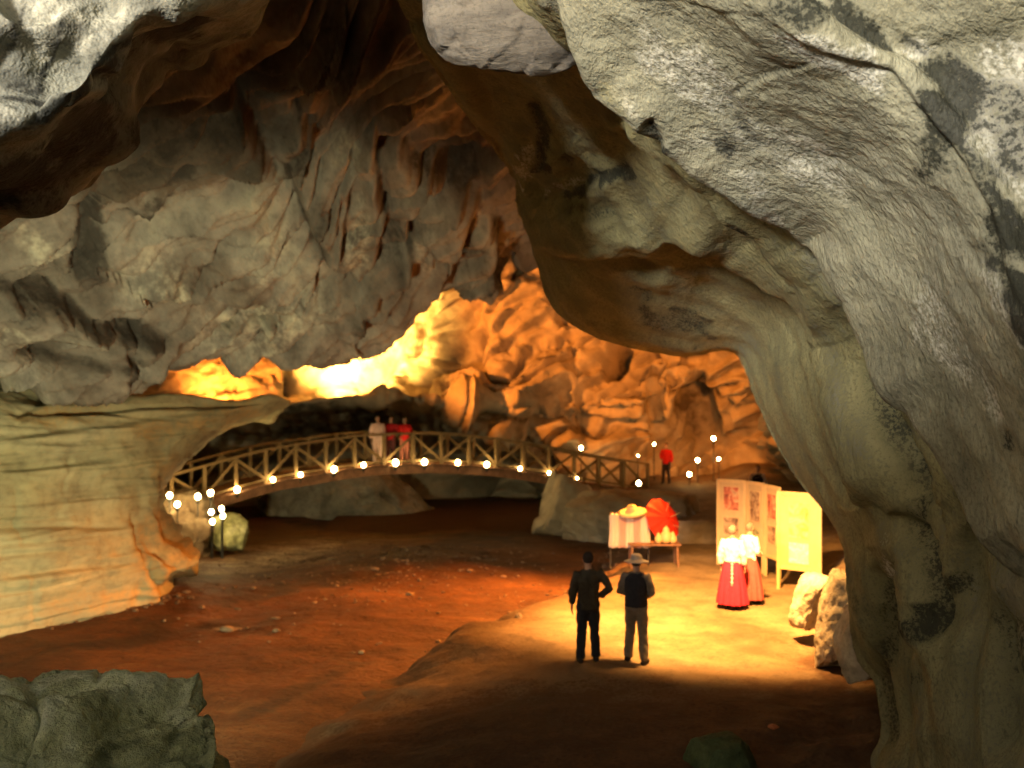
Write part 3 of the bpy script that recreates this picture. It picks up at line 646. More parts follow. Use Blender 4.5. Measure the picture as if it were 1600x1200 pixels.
# ================================================================== FLOODLIGHTS (the lamps that light the chamber)
M_lampmetal = plain('lamp_metal', (.06, .06, .065), rough=.45, metal=.6)
M_glow = emit('flood_glass', (1.0, .62, .25), 30.0)
def box_bm(bm, sx, sy, sz, loc=(0, 0, 0), rot=None, bev=0.0):
    r = bmesh.ops.create_cube(bm, size=1.0, matrix=Matrix.Translation(loc) @ (rot.to_4x4() if rot is not None else Matrix.Identity(4)) @ Matrix.Diagonal((sx, sy, sz, 1)))
    if bev:
        es = list({e for v_ in r['verts'] for e in v_.link_edges})
        bmesh.ops.bevel(bm, geom=es, offset=bev, segments=1, affect='EDGES')
def bm_obj(name, bm, mat, parent=None, smooth=False):
    me = bpy.data.meshes.new(name); bm.to_mesh(me); bm.free()
    return link(name, me, mat, parent, smooth)
def floodlight(loc, target, watts, col, label, spot=100, blend=.6, size=.25):
    t = empty('floodlight', loc); tag(t, label, 'floodlight', 'floodlights that light the chamber')
    dv = (Vector(target) - Vector(loc)).normalized()
    rot = dv.to_track_quat('-Z', 'Y').to_matrix()
    bm = bmesh.new(); box_bm(bm, .34, .26, .14, rot @ Vector((0, 0, .12)), rot, .02); bm_obj('housing', bm, M_lampmetal, t)
    bm = bmesh.new(); box_bm(bm, .30, .22, .012, rot @ Vector((0, 0, .042)), rot); bm_obj('glass', bm, M_glow, t)
    bm = bmesh.new()
    for s in (-1, 1): box_bm(bm, .02, .05, .22, rot @ Vector((s * .19, 0, .16)), rot)
    box_bm(bm, .40, .05, .02, rot @ Vector((0, 0, .27)), rot); bm_obj('bracket', bm, M_lampmetal, t)
    l = bpy.data.lights.new('flood_lamp', 'SPOT'); l.energy = watts; l.color = col; l.spot_size = R(spot); l.spot_blend = blend; l.shadow_soft_size = size
    o = bpy.data.objects.new('flood_lamp', l); COL.objects.link(o); o.parent = t; o.location = dv * .06
    o.rotation_euler = dv.to_track_quat('-Z', 'Y').to_euler()
    return t
ORANGE = (1.0, .27, .03)
floodlight(P(548, 627, 45.6), P(560, 535, 48.5), 5500, (1, .50, .10), 'floodlight hidden behind the rock ledge, washing the brightest patch of wall', 118, .7)
floodlight(P(350, 640, 43.6), P(360, 585, 45.6), 1300, ORANGE, 'floodlight tucked behind the ledge left of the bridge', 150, .8)
floodlight((-8.0, 38.5, 7.6), P(910, 515, 45), 4200, ORANGE, 'floodlight behind the lip of the cave ceiling', 66, .7)
floodlight((7.8, 31.5, 6.6), P(1140, 560, 43), 1800, ORANGE, 'floodlight behind the right side of the arch', 80, .7)
floodlight((3.4, 16.7, 6.2), P(1140, 945, 19.0), 6500, (1.0, .45, .11), 'floodlight behind the arch above the picture boards', 92, .9)
floodlight((4.5, 26.5, 6.0), (-1.2, 22.0, 0.0), 7000, (1.0, .29, .035), 'floodlight behind the arch shining across the stream bed', 66, .9)
floodlight((-4.2, 9.6, 1.5), (-7.6, 20.5, 2.6), 1400, (1.0, .91, .50), 'pale greenish floodlight behind the near left outcrop, shining up the left wall', 100, .9)

# ================================================================== OBJECTS
def tube(bm, pts, rad, segs=10, cap=True, ref=(1, 0, 0)):
    """a lofted limb: rad = r or (lateral, other) per point"""
    pts = [Vector(p) for p in pts]; rings = []
    for i, p in enumerate(pts):
        a = pts[max(i - 1, 0)]; b = pts[min(i + 1, len(pts) - 1)]
        t = (b - a).normalized(); x = Vector(ref) - t * Vector(ref).dot(t)
        if x.length < .05: x = Vector((0, 1, 0)) - t * t.y
        x.normalize(); y = t.cross(x)
        r = rad[i]; rx, ry = (r if isinstance(r, (tuple, list)) else (r, r))
        rings.append([bm.verts.new(p + x * rx * math.cos(2 * math.pi * k / segs) + y * ry * math.sin(2 * math.pi * k / segs)) for k in range(segs)])
    for a, b in zip(rings[:-1], rings[1:]):
        for k in range(segs): bm.faces.new((a[k], a[(k + 1) % segs], b[(k + 1) % segs], b[k]))
    if cap:
        bm.faces.new(rings[0][::-1]); bm.faces.new(rings[-1])
def ball(bm, c, r, u=12, v=8):
    m = Matrix.Translation(c) @ Matrix.Diagonal((*(r if isinstance(r, (tuple, list)) else (r, r, r)), 1))
    bmesh.ops.create_uvsphere(bm, u_segments=u, v_segments=v, radius=1, matrix=m)
def beam(bm, a, b, wd, ht):
    """a squared timber from a to b"""
    a, b = Vector(a), Vector(b); d = b - a
    rot = d.to_track_quat('X', 'Z').to_matrix()
    box_bm(bm, d.length, wd, ht, (a + b) / 2, rot)
def remeshed(name, bm, voxel, smooth=3):
    me = bpy.data.meshes.new(name); bmesh.ops.recalc_face_normals(bm, faces=bm.faces); bm.to_mesh(me); bm.free()
    o = bpy.data.objects.new('work', me); COL.objects.link(o)
    md = o.modifiers.new('r', 'REMESH'); md.mode = 'VOXEL'; md.voxel_size = voxel
    if smooth: s = o.modifiers.new('s', 'SMOOTH'); s.iterations = smooth; s.factor = .5
    dg = bpy.context.evaluated_depsgraph_get()
    out = bpy.data.meshes.new_from_object(o.evaluated_get(dg)); out.name = name
    bpy.data.objects.remove(o, do_unlink=True); bpy.data.meshes.remove(me)
    return out

# ---- boulders -----------------------------------------------------------------
M_bould = rock_mat('boulder_stone', [(.16, .14, .10), (.26, .23, .17), (.36, .33, .26), (.46, .43, .35)], scale=1.0, bump=.05, fine=6, speck=.5)
M_green = rock_mat('mossy_stone', [(.12, .125, .05), (.29, .29, .13), (.48, .48, .25), (.64, .63, .40)], stain_shade=(.02, .022, .016), scale=2.4, bump=.05, fine=8, speck=.6)
M_moss = rock_mat('dark_moss_stone', [(.025, .035, .014), (.05, .07, .028), (.09, .12, .05), (.14, .17, .08)], scale=2, bump=.03, fine=9)
M_pale = rock_mat('pale_calcite', [(.22, .18, .13), (.34, .30, .23), (.44, .40, .32), (.52, .49, .42)], scale=1.2, bump=.05, fine=6, speck=.4)
def boulder(name, c, half, seed, mat, label=None, cat='boulder', sub=5, pw=3.0, rot=(0, 0, 0), rough=1.0, group=None, lay=None, cellk=1.0, cuts=16):
    bm = bmesh.new(); bmesh.ops.create_icosphere(bm, subdivisions=sub, radius=1.0)
    me = bpy.data.meshes.new(name); bm.to_mesh(me); bm.free()
    n_ = len(me.vertices); co = np.empty(n_ * 3, np.float32); me.vertices.foreach_get('co', co); co = co.reshape(-1, 3)
    nrm = co.copy()
    co = co / (np.sum(np.abs(co) ** pw, 1, keepdims=True) ** (1 / pw))
    h = np.array(half, np.float32); s = float(np.min(h)); q = co * h / s + seed * 7.31
    rr_ = np.random.RandomState(seed); e = co * h / s
    for _k in range(cuts):                                   # fracture faces: planes that shear pieces off
        nn = rr_.normal(size=3); nn /= np.linalg.norm(nn)
        sup = np.max(e @ nn); lim = sup * rr_.uniform(.62, .88)
        e = e - np.maximum(0, e @ nn - lim)[:, None] * nn[None] * .96
    f1, f2, tl, rn = cells(q * 1.5 * cellk + .2 * fbm(q * 1.5, 2)[:, None] + 5)
    d = .10 * tl + .08 * (rn - .5) + .07 * fbm(q * .9, 3) - .05 * np.exp(-((f2 - f1) / .045) ** 2) + .045 * fbm(q * 3.2, 4) + .02 * ridged(q * 7, 3)
    if lay is not None:
        a = np.array(lay[:3], np.float32); f = (q @ a) * lay[3] + .35 * fbm(q * .8, 3)
        d += lay[4] * (saw(f, 1.0, .22) - .5)
    co = e * s + nrm * (d * s * rough)[:, None]
    me.vertices.foreach_set('co', co.reshape(-1).astype(np.float32)); me.update()
    o = link(name, me, mat); o.location = c; o.rotation_euler = tuple(R(a) for a in rot)
    if label: tag(o, label, cat, group)
    return o
M_gravel0 = rock_mat('bed_stone', [(.12, .08, .05), (.2, .14, .09), (.28, .21, .14), (.36, .28, .2)], scale=3, bump=.01, fine=12)
M_flake = rock_mat('flake_limestone', [(.08, .07, .06), (.13, .115, .095), (.19, .17, .14), (.26, .24, .19)], scale=1.3, bump=.015, fine=12, streak=(.6, 1, 2.2, 0, 15, 0), speck=.5)
boulder('rock_outcrop', (P(66, 1262, 7.2)[0], 7.3, 1.46), (1.46, 1.1, 1.22), 5, M_green, 'big ledgy grey green rock outcrop in the near lower left corner', sub=7, pw=6.0, rot=(0, 2, -10), rough=1.0, lay=(.28, -.15, .95, 1.7, .16), cellk=1.0, cuts=14)
boulder('hanging_rock', P(815, 0, 7.75), (.74, .42, .62), 8, M_flake, 'broad pale flake of rock hanging from the top of the arch', 'rock', sub=6, pw=2.6, rot=(0, 8, 0), rough=.6, cuts=3)
boulder('hanging_rock', (P(550, 0, 7.0)[0], 7.1, 9.22), (.4, .36, 1.85), 9, M_flake, 'small pale dripstone tip hanging at the top edge left of the arch', 'rock', sub=6, pw=2.3, rough=1.0, cuts=6)
boulder('boulder', P(358, 832, 30.2), (.75, .75, .6), 12, M_green, 'round green boulder below the left end of the bridge', sub=5)
boulder('rock_bank', P(268, 838, 30.0), (1.5, 1.6, 1.2), 14, M_gravel0, 'dark broken rock bank under the lamps by the left end of the bridge', 'rock', sub=6, lay=(.1, .1, 1, 1.2, .3))
boulder('rock_bank', P(535, 806, 42.0), (5.2, 2.0, 1.9), 15, M_bould, 'long grey rock bank beneath the left half of the bridge', 'rock', sub=6, rough=.8)
boulder('rock_bank', P(1000, 838, 34.6), (3.2, 2.0, 1.55), 16, M_back, 'brown rock bank below the right end of the bridge, behind the stall', 'rock', sub=6, rough=.8)
boulder('boulder', P(1318, 965, 15.7), (.36, .65, 1.05), 21, M_pale, 'tall white lit boulder leaning on the foot of the right arch wall', sub=6, pw=2.4, rot=(0, 12, 10), rough=1.0, cellk=.8)
boulder('boulder', P(1272, 945, 17.2), (.34, .5, .52), 23, M_pale, 'lower white lit boulder beside the right foot of the picture boards', sub=5, rot=(0, 20, 0), rough=.8)
boulder('boulder', P(1345, 1010, 14.0), (.3, .5, .62), 24, M_pale, 'pale boulder nearest the dark foot of the right arch wall', sub=5, rough=.9)
boulder('boulder', P(1126, 1215, 11.6), (.36, .34, .42), 25, M_moss, 'dim green stone block at the bottom edge before the right wall', sub=5, pw=7, rough=.8, rot=(0, 0, 25), cuts=8)
boulder('boulder', P(1085, 850, 28.5), (1.05, .85, .62), 26, M_back, 'low brown boulder between the stall and the picture boards', sub=5)
boulder('boulder', P(890, 800, 36.5), (1.3, 1.2, 1.45), 27, M_back, 'dark brown boulder under the right half of the bridge', sub=5)

# ---- loose stones and gravel
stone_me = []
for k in range(4):
    o = boulder('stone', (0, 0, -50), (.12, .09, .045), 40 + k, M_gravel0, sub=2); stone_me.append(o.data); bpy.data.objects.remove(o, do_unlink=True)
spots = [(355, 983, 1.7, 'flat pale stone lying alone in the dark bed near the left wall'), (640, 928, 1.1, 'small pale stone in the middle of the dark bed'), (432, 984, .9, 'small stone right of the flat pale stone in the bed'), (517, 874, 1.3, 'pale stone on the gravel bar below the bridge'), (396, 918, .8, 'rightmost stone of the row at the foot of the gravel bar'), (366, 917, .8, 'second stone from the right in the row at the foot of the gravel bar'), (349, 919, .7, 'third stone from the right in the row at the foot of the gravel bar'), (314, 922, .7, 'leftmost stone of the row at the foot of the gravel bar'), (565, 1018, .9, 'small stone on the slope between bed and path'), (598, 873, .9, 'small stone at the right end of the gravel bar'), (1208, 1136, .8, 'reddish stone in shade painted on the path near the bottom of the right wall')]
M_redstone = plain('red_stone', (.35, .13, .05), rough=.8, scale=20)
for i, (x, y, s, lb) in enumerate(spots):
    dd = 4.9 / (y - 600) * FPX
    for _ in range(3):
        wx = (x - 800) / FPX * dd; zz = gz(wx, dd); dd = (CAMZ - zz - .03) / (y - 600) * FPX
    wx = (x - 800) / FPX * dd
    o = bpy.data.objects.new('stone', stone_me[i % 4]); COL.objects.link(o); o.location = (wx, dd, gz(wx, dd) + .02); o.scale = (s, s, s); o.rotation_euler = (0, 0, i * 1.3)
    if 'reddish' in lb:
        o.data = o.data.copy(); o.data.materials.clear(); o.data.materials.append(M_redstone)
    tag(o, lb, 'stone', 'loose stones')
rg = np.random.RandomState(5)
tv, tf = [], []
bm = bmesh.new(); bmesh.ops.create_icosphere(bm, subdivisions=1, radius=1)
iv = np.array([v_.co[:] for v_ in bm.verts]); itf = np.array([[v_.index for v_ in f.verts] for f in bm.faces]); bm.free()
N = 2200
gxs = rg.uniform(-9, 3.2, N); gys = rg.uniform(19, 34, N)
gxs[:900] = rg.normal(-3.2, 2.0, 900); gys[:900] = rg.normal(27, 2.6, 900)
gxs[900:1500] = np.interp(gys[900:1500], ey, ex) + rg.normal(-.5, .35, 600)
tb = rg.rand(500); gxs[-500:] = -10.3 + 2.6 * tb + rg.normal(.25, .2, 500); gys[-500:] = 18.8 + 4.2 * tb + rg.normal(-.1, .15, 500)
zz = ground_z(gxs[:, None], gys[:, None])[:, 0]; pz = path_z(gxs[:, None], gys[:, None])[:, 0]
base = np.maximum(zz, pz)
sz = rg.lognormal(-3.85, .55, N)
V_ = iv[None] * (sz[:, None, None] * rg.uniform(.6, 1.2, (N, 1, 3)) * np.array([1.2, 1.2, .7])) * (1 + rg.uniform(-.2, .2, (N, len(iv), 1))) + np.stack([gxs, gys, base + sz * .2], -1)[:, None, :]
F_ = (itf[None] + (np.arange(N) * len(iv))[:, None, None]).reshape(-1, 3)
me = bpy.data.meshes.new('gravel'); me.from_pydata(V_.reshape(-1, 3).tolist(), [], F_.tolist()); me.update()
M_gravel = rock_mat('gravel_stone', [(.08, .05, .03), (.14, .09, .055), (.2, .14, .09), (.3, .22, .15)], scale=3, bump=.01, fine=12)
tag(link('gravel', me, M_gravel, smooth=False), 'scattered brown gravel on the stream bed', 'gravel', kind='stuff')

# ---- bridge ---------------------------------------------------------------------
M_timber = plain('bridge_timber', (.21, .135, .058), rough=.75, var=.25, scale=6, stretch=(1, 8, 8), bump=.004)
M_deck = plain('bridge_deck_timber', (.26, .13, .07), rough=.8, var=.25, scale=5, bump=.004)
M_wire = plain('lamp_holder', (.05, .045, .04), rough=.6)
M_bulb = emit('lit_bulb', (1.0, .70, .28), 28.0)
bp_ = np.array([P(*q) for q in [(268, 801, 29.9), (343, 778, 31.0), (424, 755, 32.3), (494, 743, 33.3), (565, 732, 34.3), (660, 727, 35.4), (757, 731, 36.5), (854, 744, 37.5), (930, 758, 38.3), (1012, 770, 39.2)]])
NB = 17
ts = np.linspace(0, 9, NB * 6 + 1)
dense = cr_matrix(ts, 10) @ bp_
sl_ = np.concatenate([[0], np.cumsum(np.linalg.norm(np.diff(dense, axis=0), axis=1))])
def bpt(t): return Vector([float(np.interp(t * sl_[-1], sl_, dense[:, k])) for k in range(3)])
ax = (bpt(1) - bpt(0)); ax.z = 0; ax.normalize(); side = Vector((-ax.y, ax.x, 0))       # side points away from the viewer
BW = 1.7; RH = 1.08
br = empty('footbridge', bpt(.5) - Vector((0, 0, .3)))
tag(br, 'arched wooden footbridge with braced railings crossing the chamber', 'bridge')
def bpart(name, bm, mat): 
    o = bm_obj(name, bm, mat, br); o.matrix_parent_inverse = Matrix.Translation(-br.location); return o
for s_ in (0, 1):
    off = side * (BW * s_)
    bm = bmesh.new()
    for k in range(NB * 2): beam(bm, bpt(k / (NB * 2)) + off - Vector((0, 0, .13)), bpt((k + 1.02) / (NB * 2)) + off - Vector((0, 0, .13)), .12, .30)
    bpart('girder', bm, M_deck)
pl_me = bpy.data.meshes.new('plank'); bm = bmesh.new(); box_bm(bm, .20, BW + .3, .045, (0, 0, 0), None, .006); bm.to_mesh(pl_me); bm.free(); pl_me.materials.append(M_deck)
npl = int(sl_[-1] / .225)
for k in range(npl):
    t = (k + .5) / npl; c = bpt(t); dv = bpt(min(1, t + .01)) - bpt(max(0, t - .01))
    o = bpy.data.objects.new('plank', pl_me); COL.objects.link(o); o.parent = br; o.matrix_parent_inverse = Matrix.Translation(-br.location)
    o.location = c + side * (BW / 2) + Vector((0, 0, .045 + .004 * (k % 3)))
    o.rotation_euler = (0, -math.atan2(dv.z, math.hypot(dv.x, dv.y)), math.atan2(dv.y, dv.x))
Zv = Vector((0, 0, 1))
for s_ in (0, 1):
    off = side * (BW * s_)
    for k in range(NB + 1):
        a = bpt(k / NB) + off; bm = bmesh.new()
        box_bm(bm, .11, .11, RH + .16, a + Zv * (RH / 2 + .0), Matrix.Rotation(math.atan2(ax.y, ax.x), 3, 'Z'), .008); bpart('post', bm, M_timber)
    for k in range(NB):
        a, b = bpt(k / NB) + off, bpt((k + 1) / NB) + off
        bm = bmesh.new(); beam(bm, a + Zv * (RH + .04), b + Zv * (RH + .04), .12, .075); bpart('top_rail', bm, M_timber)
        bm = bmesh.new(); beam(bm, a + Zv * .17, b + Zv * .17, .06, .06); bpart('bottom_rail', bm, M_timber)
        lo, hi = (a, b) if k % 2 else (b, a)
        bm = bmesh.new(); beam(bm, lo + Zv * .18 - side * .012, hi + Zv * (RH - .03) - side * .012, .05, .085); bpart('brace', bm, M_timber)

bm = bmesh.new(); tube(bm, [bpt(k / 60.) - side * .10 + Zv * (.03 - .03 * abs(math.sin(k * math.pi / 4))) for k in range(61)], [.014] * 61, 6, ref=(0, 1, 0)); bpart('lamp_cable', bm, M_wire)
# ---- small lit lamps
gm = bpy.data.meshes.new('globe'); bm = bmesh.new(); ball(bm, (0, 0, 0), (.075, .075, .085), 14, 10); bm.to_mesh(gm); bm.free(); gm.materials.append(M_bulb)
cm = bpy.data.meshes.new('cap'); bm = bmesh.new(); tube(bm, [(0, 0, -.2), (0, 0, -.17), (0, 0, -.10)], [.05, .055, .06], 10); bm.to_mesh(cm); bm.free(); cm.materials.append(M_wire)
def lamp(p, pole, label, group, k=1.0):
    t = empty('globe_lamp', (p[0], p[1], p[2] - .2 - pole)); tag(t, label, 'lamp', group)
    for nm, me_ in (('globe', gm), ('socket', cm)):
        o = bpy.data.objects.new(nm, me_); COL.objects.link(o); o.parent = t; o.location = (0, 0, .2 + pole); o.scale = (k, k, k)
    bm = bmesh.new(); tube(bm, [(0, 0, -.02), (0, 0, pole + .03)], [.022, .018], 8); bm_obj('pole', bm, M_wire, t)
ORD = ['first', 'second', 'third', 'fourth', 'fifth', 'sixth', 'seventh', 'eighth', 'ninth', 'tenth', 'eleventh', 'twelfth', 'thirteenth']
onb = [368, 424, 467, 519, 565, 615, 660, 712, 757, 809, 854, 898]
for i, x in enumerate(onb):
    tt = np.linspace(0, 1, 400); xs = np.array([proj(np.array(bpt(t)))[0] for t in tt]); t = float(np.interp(x, xs, tt))
    p = bpt(t) - side * .17 + Zv * .13
    lamp(p, .06, '%s lit globe lamp from the left along the edge of the footbridge deck' % ORD[i], 'lamps along the bridge deck', .5 if i == 11 else (1.12, .95, .9, 1.2, .95, 1.25, 1.2, 1.05, 1.15, .85, .75)[i])
    bm = None
stl = [(236, 777), (247, 795), (263, 774), (275, 788), (307, 776), (327, 770)]
nmx = ['upper lamp at the far left of the steps, nearest the left wall', 'lower lamp at the far left of the steps, nearest the left wall', 'third lit lamp from the left wall, upper row on the steps', 'fourth lit lamp from the left wall, lower row on the steps', 'fifth lit lamp from the left wall on the steps', 'lit lamp on the steps just before the left end of the bridge']
for (x, y), lb in zip(stl, nmx): lamp(P(x + 2, y, 28.6), .35, lb, 'lamps on the steps at the left')
for (x, y), lb in zip([(330, 800), (346, 795), (332, 815), (348, 806)], ['upper left', 'upper right', 'lower left', 'lower right']):
    p = P(x, y, 28.6); lamp(p, p[2] - .2 - gz(p[0], p[1]), '%s lamp of the four clustered above the green boulder' % lb, 'cluster of four lamps', .9)
for (x, y, d_, k), lb in zip([(908, 700, 42.2, 1), (998, 755, 37.0, 1), (997, 712, 41.0, .45), (1022, 694, 41.5, .6), (1077, 741, 39.5, 1), (1090, 719, 40.5, 1), (1115, 685, 41.2, 1), (1123, 717, 41.0, .7)],
    ['lamp high behind the right half of the bridge, on the rock', 'lit lamp at the right foot of the bridge, above the stall', 'tiny lamp at the right end of the bridge railing', 'faint lamp just left of the person in red on the right bank', 'lowest lamp of the group right of the person in red', 'middle lamp of the group right of the person in red', 'highest lamp on the right bank', 'small rightmost lamp on the right bank']):
    p = P(x, y, d_); zz = gz(p[0], p[1]); lamp(p, max(.1, p[2] - .2 - zz), lb, 'lamps on the right bank', k)

# ---- people ---------------------------------------------------------------------
M_skin = plain('skin', (.42, .25, .17), rough=.55, var=.06, scale=6)
M_eye = plain('eye', (.03, .02, .015), rough=.3, var=0)
cloth = {}
def folds(me, k=.011):
    n_ = len(me.vertices); c = np.empty(n_ * 3, np.float32); me.vertices.foreach_get('co', c); c = c.reshape(-1, 3)
    nn = np.empty(n_ * 3, np.float32); me.vertex_normals.foreach_get('vector', nn); nn = nn.reshape(-1, 3)
    q = np.stack([c[:, 0] * 9 + 3 * c[:, 2], c[:, 1] * 9, c[:, 2] * 5], -1) + k * 300
    c = c + nn * (k * (ridged(q, 2) * .6 + fbm(q * 1.7, 2)))[:, None]
    me.vertices.foreach_set('co', c.reshape(-1)); me.update(); return me
def clothmat(col):
    if col not in cloth: cloth[col] = plain('cloth_%d' % len(cloth), col, rough=.9, var=.12, scale=18, bump=.006)
    return cloth[col]
def person(loc, H, face, label, shirt, legs, hair=(.02, .015, .012), skirt=None, arms=('down', 'down'), spread=.11, step=.06, hat=None, voxel=.017, sash=None, longhair=False, group=None, sleeve=True, vest=None, lean=0.0):
    t = empty('person', loc, face); tag(t, label, 'person', group); t.scale = (H / 1.7,) * 3
    hp, kn, an = .90, .49, .09
    def leg(s):
        st_ = step * s
        return [(s * .085, 0, hp), (s * (.085 + .4 * (spread - .085)), .02 + st_ * .4, kn), (s * spread, st_ - .01, an)]
    def arm(s, kind):
        sh = Vector((s * .185, lean, 1.395))
        if kind == 'down': return [sh, (s * .245, -.015 + lean, 1.12), (s * .25, .05, .88)]
        if kind == 'front': return [sh, (s * .26, -.02 + lean, 1.13), (s * .12, .20, 1.03)]
        if kind == 'hip': return [sh, (s * .33, -.07, 1.15), (s * .17, .03, 1.0)]
        if kind == 'rail': return [sh, (s * .23, .12, 1.18), (s * .2, .34, 1.08)]
        if kind == 'up': return [sh, (s * .27, .10, 1.16), (s * .16, .24, 1.36)]
    # body: one continuous skin
    bm = bmesh.new()
    tube(bm, [(0, 0, .82), (0, 0, .92), (0, 0, 1.06), (0, lean * .6, 1.24), (0, lean, 1.38), (0, lean, 1.44)], [(.13, .09), (.145, .10), (.12, .085), (.15, .10), (.155, .085), (.06, .055)], 16)
    tube(bm, [(0, lean, 1.40), (0, lean + .012, 1.52)], [.058, .054], 12)
    ball(bm, (0, lean + .025, 1.595), (.076, .094, .112), 16, 12)
    ball(bm, (0, lean + .06, 1.545), (.052, .055, .05), 12, 8)
    tube(bm, [(0, lean + .105, 1.60), (0, lean + .135, 1.575)], [.010, .017], 8)
    for s in (-1, 1):
        ball(bm, (s * .078, lean + .02, 1.59), (.012, .022, .034), 8, 6)
        L_ = leg(s)
        tube(bm, [L_[0], (Vector(L_[0]) + Vector(L_[1])) / 2, L_[1], (Vector(L_[1]) * .6 + Vector(L_[2]) * .4), L_[2]], [.078, .068, .052, .053, .036], 12)
        f = Vector(L_[2]); tube(bm, [f + Vector((0, -.055, -.045)), f + Vector((s * .01, .06, -.05)), f + Vector((s * .02, .16, -.062))], [.036, .036, .028], 10)
        A = arm(s, arms[0 if s < 0 else 1])
        tube(bm, [A[0], (Vector(A[0]) + Vector(A[1])) / 2, A[1], (Vector(A[1]) + Vector(A[2])) / 2, A[2]], [.052, .046, .038, .036, .026], 10)
        dv = (Vector(A[2]) - Vector(A[1])).normalized()
        tube(bm, [Vector(A[2]), Vector(A[2]) + dv * .05, Vector(A[2]) + dv * .095], [(.022, .02), (.022, .036), (.016, .036)], 10)
    me = remeshed('body', bm, voxel)
    bm = bmesh.new(); bm.from_mesh(me)
    for s in (-1, 1):                                        # five fingers on each hand, rooted in the palm
        A = arm(s, arms[0 if s < 0 else 1]); dv = (Vector(A[2]) - Vector(A[1])).normalized()
        lat = Vector((0, 1, 0)) - dv * dv.y; lat.normalize(); curl = dv.cross(lat) * (-s)
        root = Vector(A[2]) + dv * .085
        for k, ln in enumerate((.062, .075, .080, .070)):
            b0 = root + lat * (k - 1.5) * -.019
            tube(bm, [b0, b0 + dv * ln * .5 + curl * .006, b0 + dv * ln + curl * .028], [.0088, .008, .006], 6)
        b0 = Vector(A[2]) + dv * .035 + lat * .028
        tube(bm, [b0, b0 + dv * .03 + lat * .022, b0 + dv * .062 + lat * .026 + curl * .012], [.0105, .0095, .007], 6)
    bm.to_mesh(me); bm.free()
    link('body', me, M_skin, t)
    # clothes
    bm = bmesh.new()
    tube(bm, [(0, 0, .83 if not skirt else .93), (0, 0, .95), (0, 0, 1.08), (0, lean * .6, 1.25), (0, lean, 1.37), (0, lean, 1.445)], [(.172, .13), (.168, .125), (.155, .115), (.185, .128), (.188, .112), (.082, .072)], 18)
    if sleeve:
        for s in (-1, 1):
            A = arm(s, arms[0 if s < 0 else 1]); e = Vector(A[1]).lerp(Vector(A[2]), .85)
            tube(bm, [Vector(A[0]) + Vector((-s * .03, 0, .01)), (Vector(A[0]) + Vector(A[1])) / 2, A[1], e], [.07, .064, .058, .05], 10)
    link('shirt', folds(remeshed('shirt', bm, voxel)), clothmat(shirt), t)
    if vest:
        bm = bmesh.new(); tube(bm, [(0, -.005, .90), (0, -.005, 1.08), (0, lean * .6 - .005, 1.25), (0, lean - .005, 1.36), (0, lean, 1.43)], [(.186, .142), (.176, .134), (.20, .143), (.19, .125), (.095, .085)], 18)
        link('vest', folds(remeshed('vest', bm, voxel), .007), clothmat(vest), t)
    if skirt:
        v_, f_ = [], []
        zs_ = [.99, .93, .80, .62, .42, .19, .115]; rs_ = [.165, .178, .215, .25, .285, .315, .318]
        for z, r_ in zip(zs_, rs_):
            for k in range(72):
                a = 2 * math.pi * k / 72; rr = r_ * (1 + (.055 * math.sin(a * 13) + .03 * math.sin(a * 5 + 1)) * (1 - z) * 1.4)
                v_.append((rr * math.cos(a), rr * .82 * math.sin(a), z))
        for i in range(len(zs_) - 1):
            for k in range(72): f_.append((i * 72 + k, i * 72 + (k + 1) % 72, (i + 1) * 72 + (k + 1) % 72, (i + 1) * 72 + k))
        link('skirt', mesh_vf('skirt', v_, f_), clothmat(skirt), t)
        if sash:
            bm = bmesh.new(); tube(bm, [(.05, -.185, .99), (.06, -.225, .78), (.07, -.262, .52)], [(.022, .006), (.026, .006), (.03, .006)], 8)
            link('sash', remeshed('sash', bm, .012, 1), clothmat(sash), t)
    else:
        bm = bmesh.new()
        tube(bm, [(0, 0, .80), (0, 0, .88), (0, 0, .98)], [(.16, .115), (.168, .122), (.158, .115)], 16)
        for s in (-1, 1):
            L_ = leg(s)
            tube(bm, [Vector(L_[0]) + Vector((0, 0, .02)), (Vector(L_[0]) + Vector(L_[1])) / 2, L_[1], Vector(L_[2]) + Vector((0, 0, -.02))], [.098, .09, .075, .068], 12)
        link('trousers', folds(remeshed('trousers', bm, voxel)), clothmat(legs), t)
    for s in (-1, 1):
        L_ = leg(s); f = Vector(L_[2]); bm = bmesh.new()
        tube(bm, [f + Vector((0, -.075, -.05)), f + Vector((0, -.02, -.04)), f + Vector((s * .01, .07, -.05)), f + Vector((s * .022, .175, -.062))], [.045, .05, .048, .034], 10)
        link('shoe', remeshed('shoe', bm, .012, 2), clothmat((.03, .025, .022)), t)
    bm = bmesh.new(); ball(bm, (0, lean + .008, 1.618), (.086, .10, .104), 18, 12)
    bmesh.ops.delete(bm, geom=[v_ for v_ in bm.verts if v_.co.y > lean + .055 and v_.co.z < 1.655 or v_.co.z < 1.53], context='VERTS')
    if longhair: ball(bm, (0, lean - .07, 1.50), (.06, .045, .10), 10, 8)
    link('hair', bm_me('hair', bm), clothmat(hair), t)
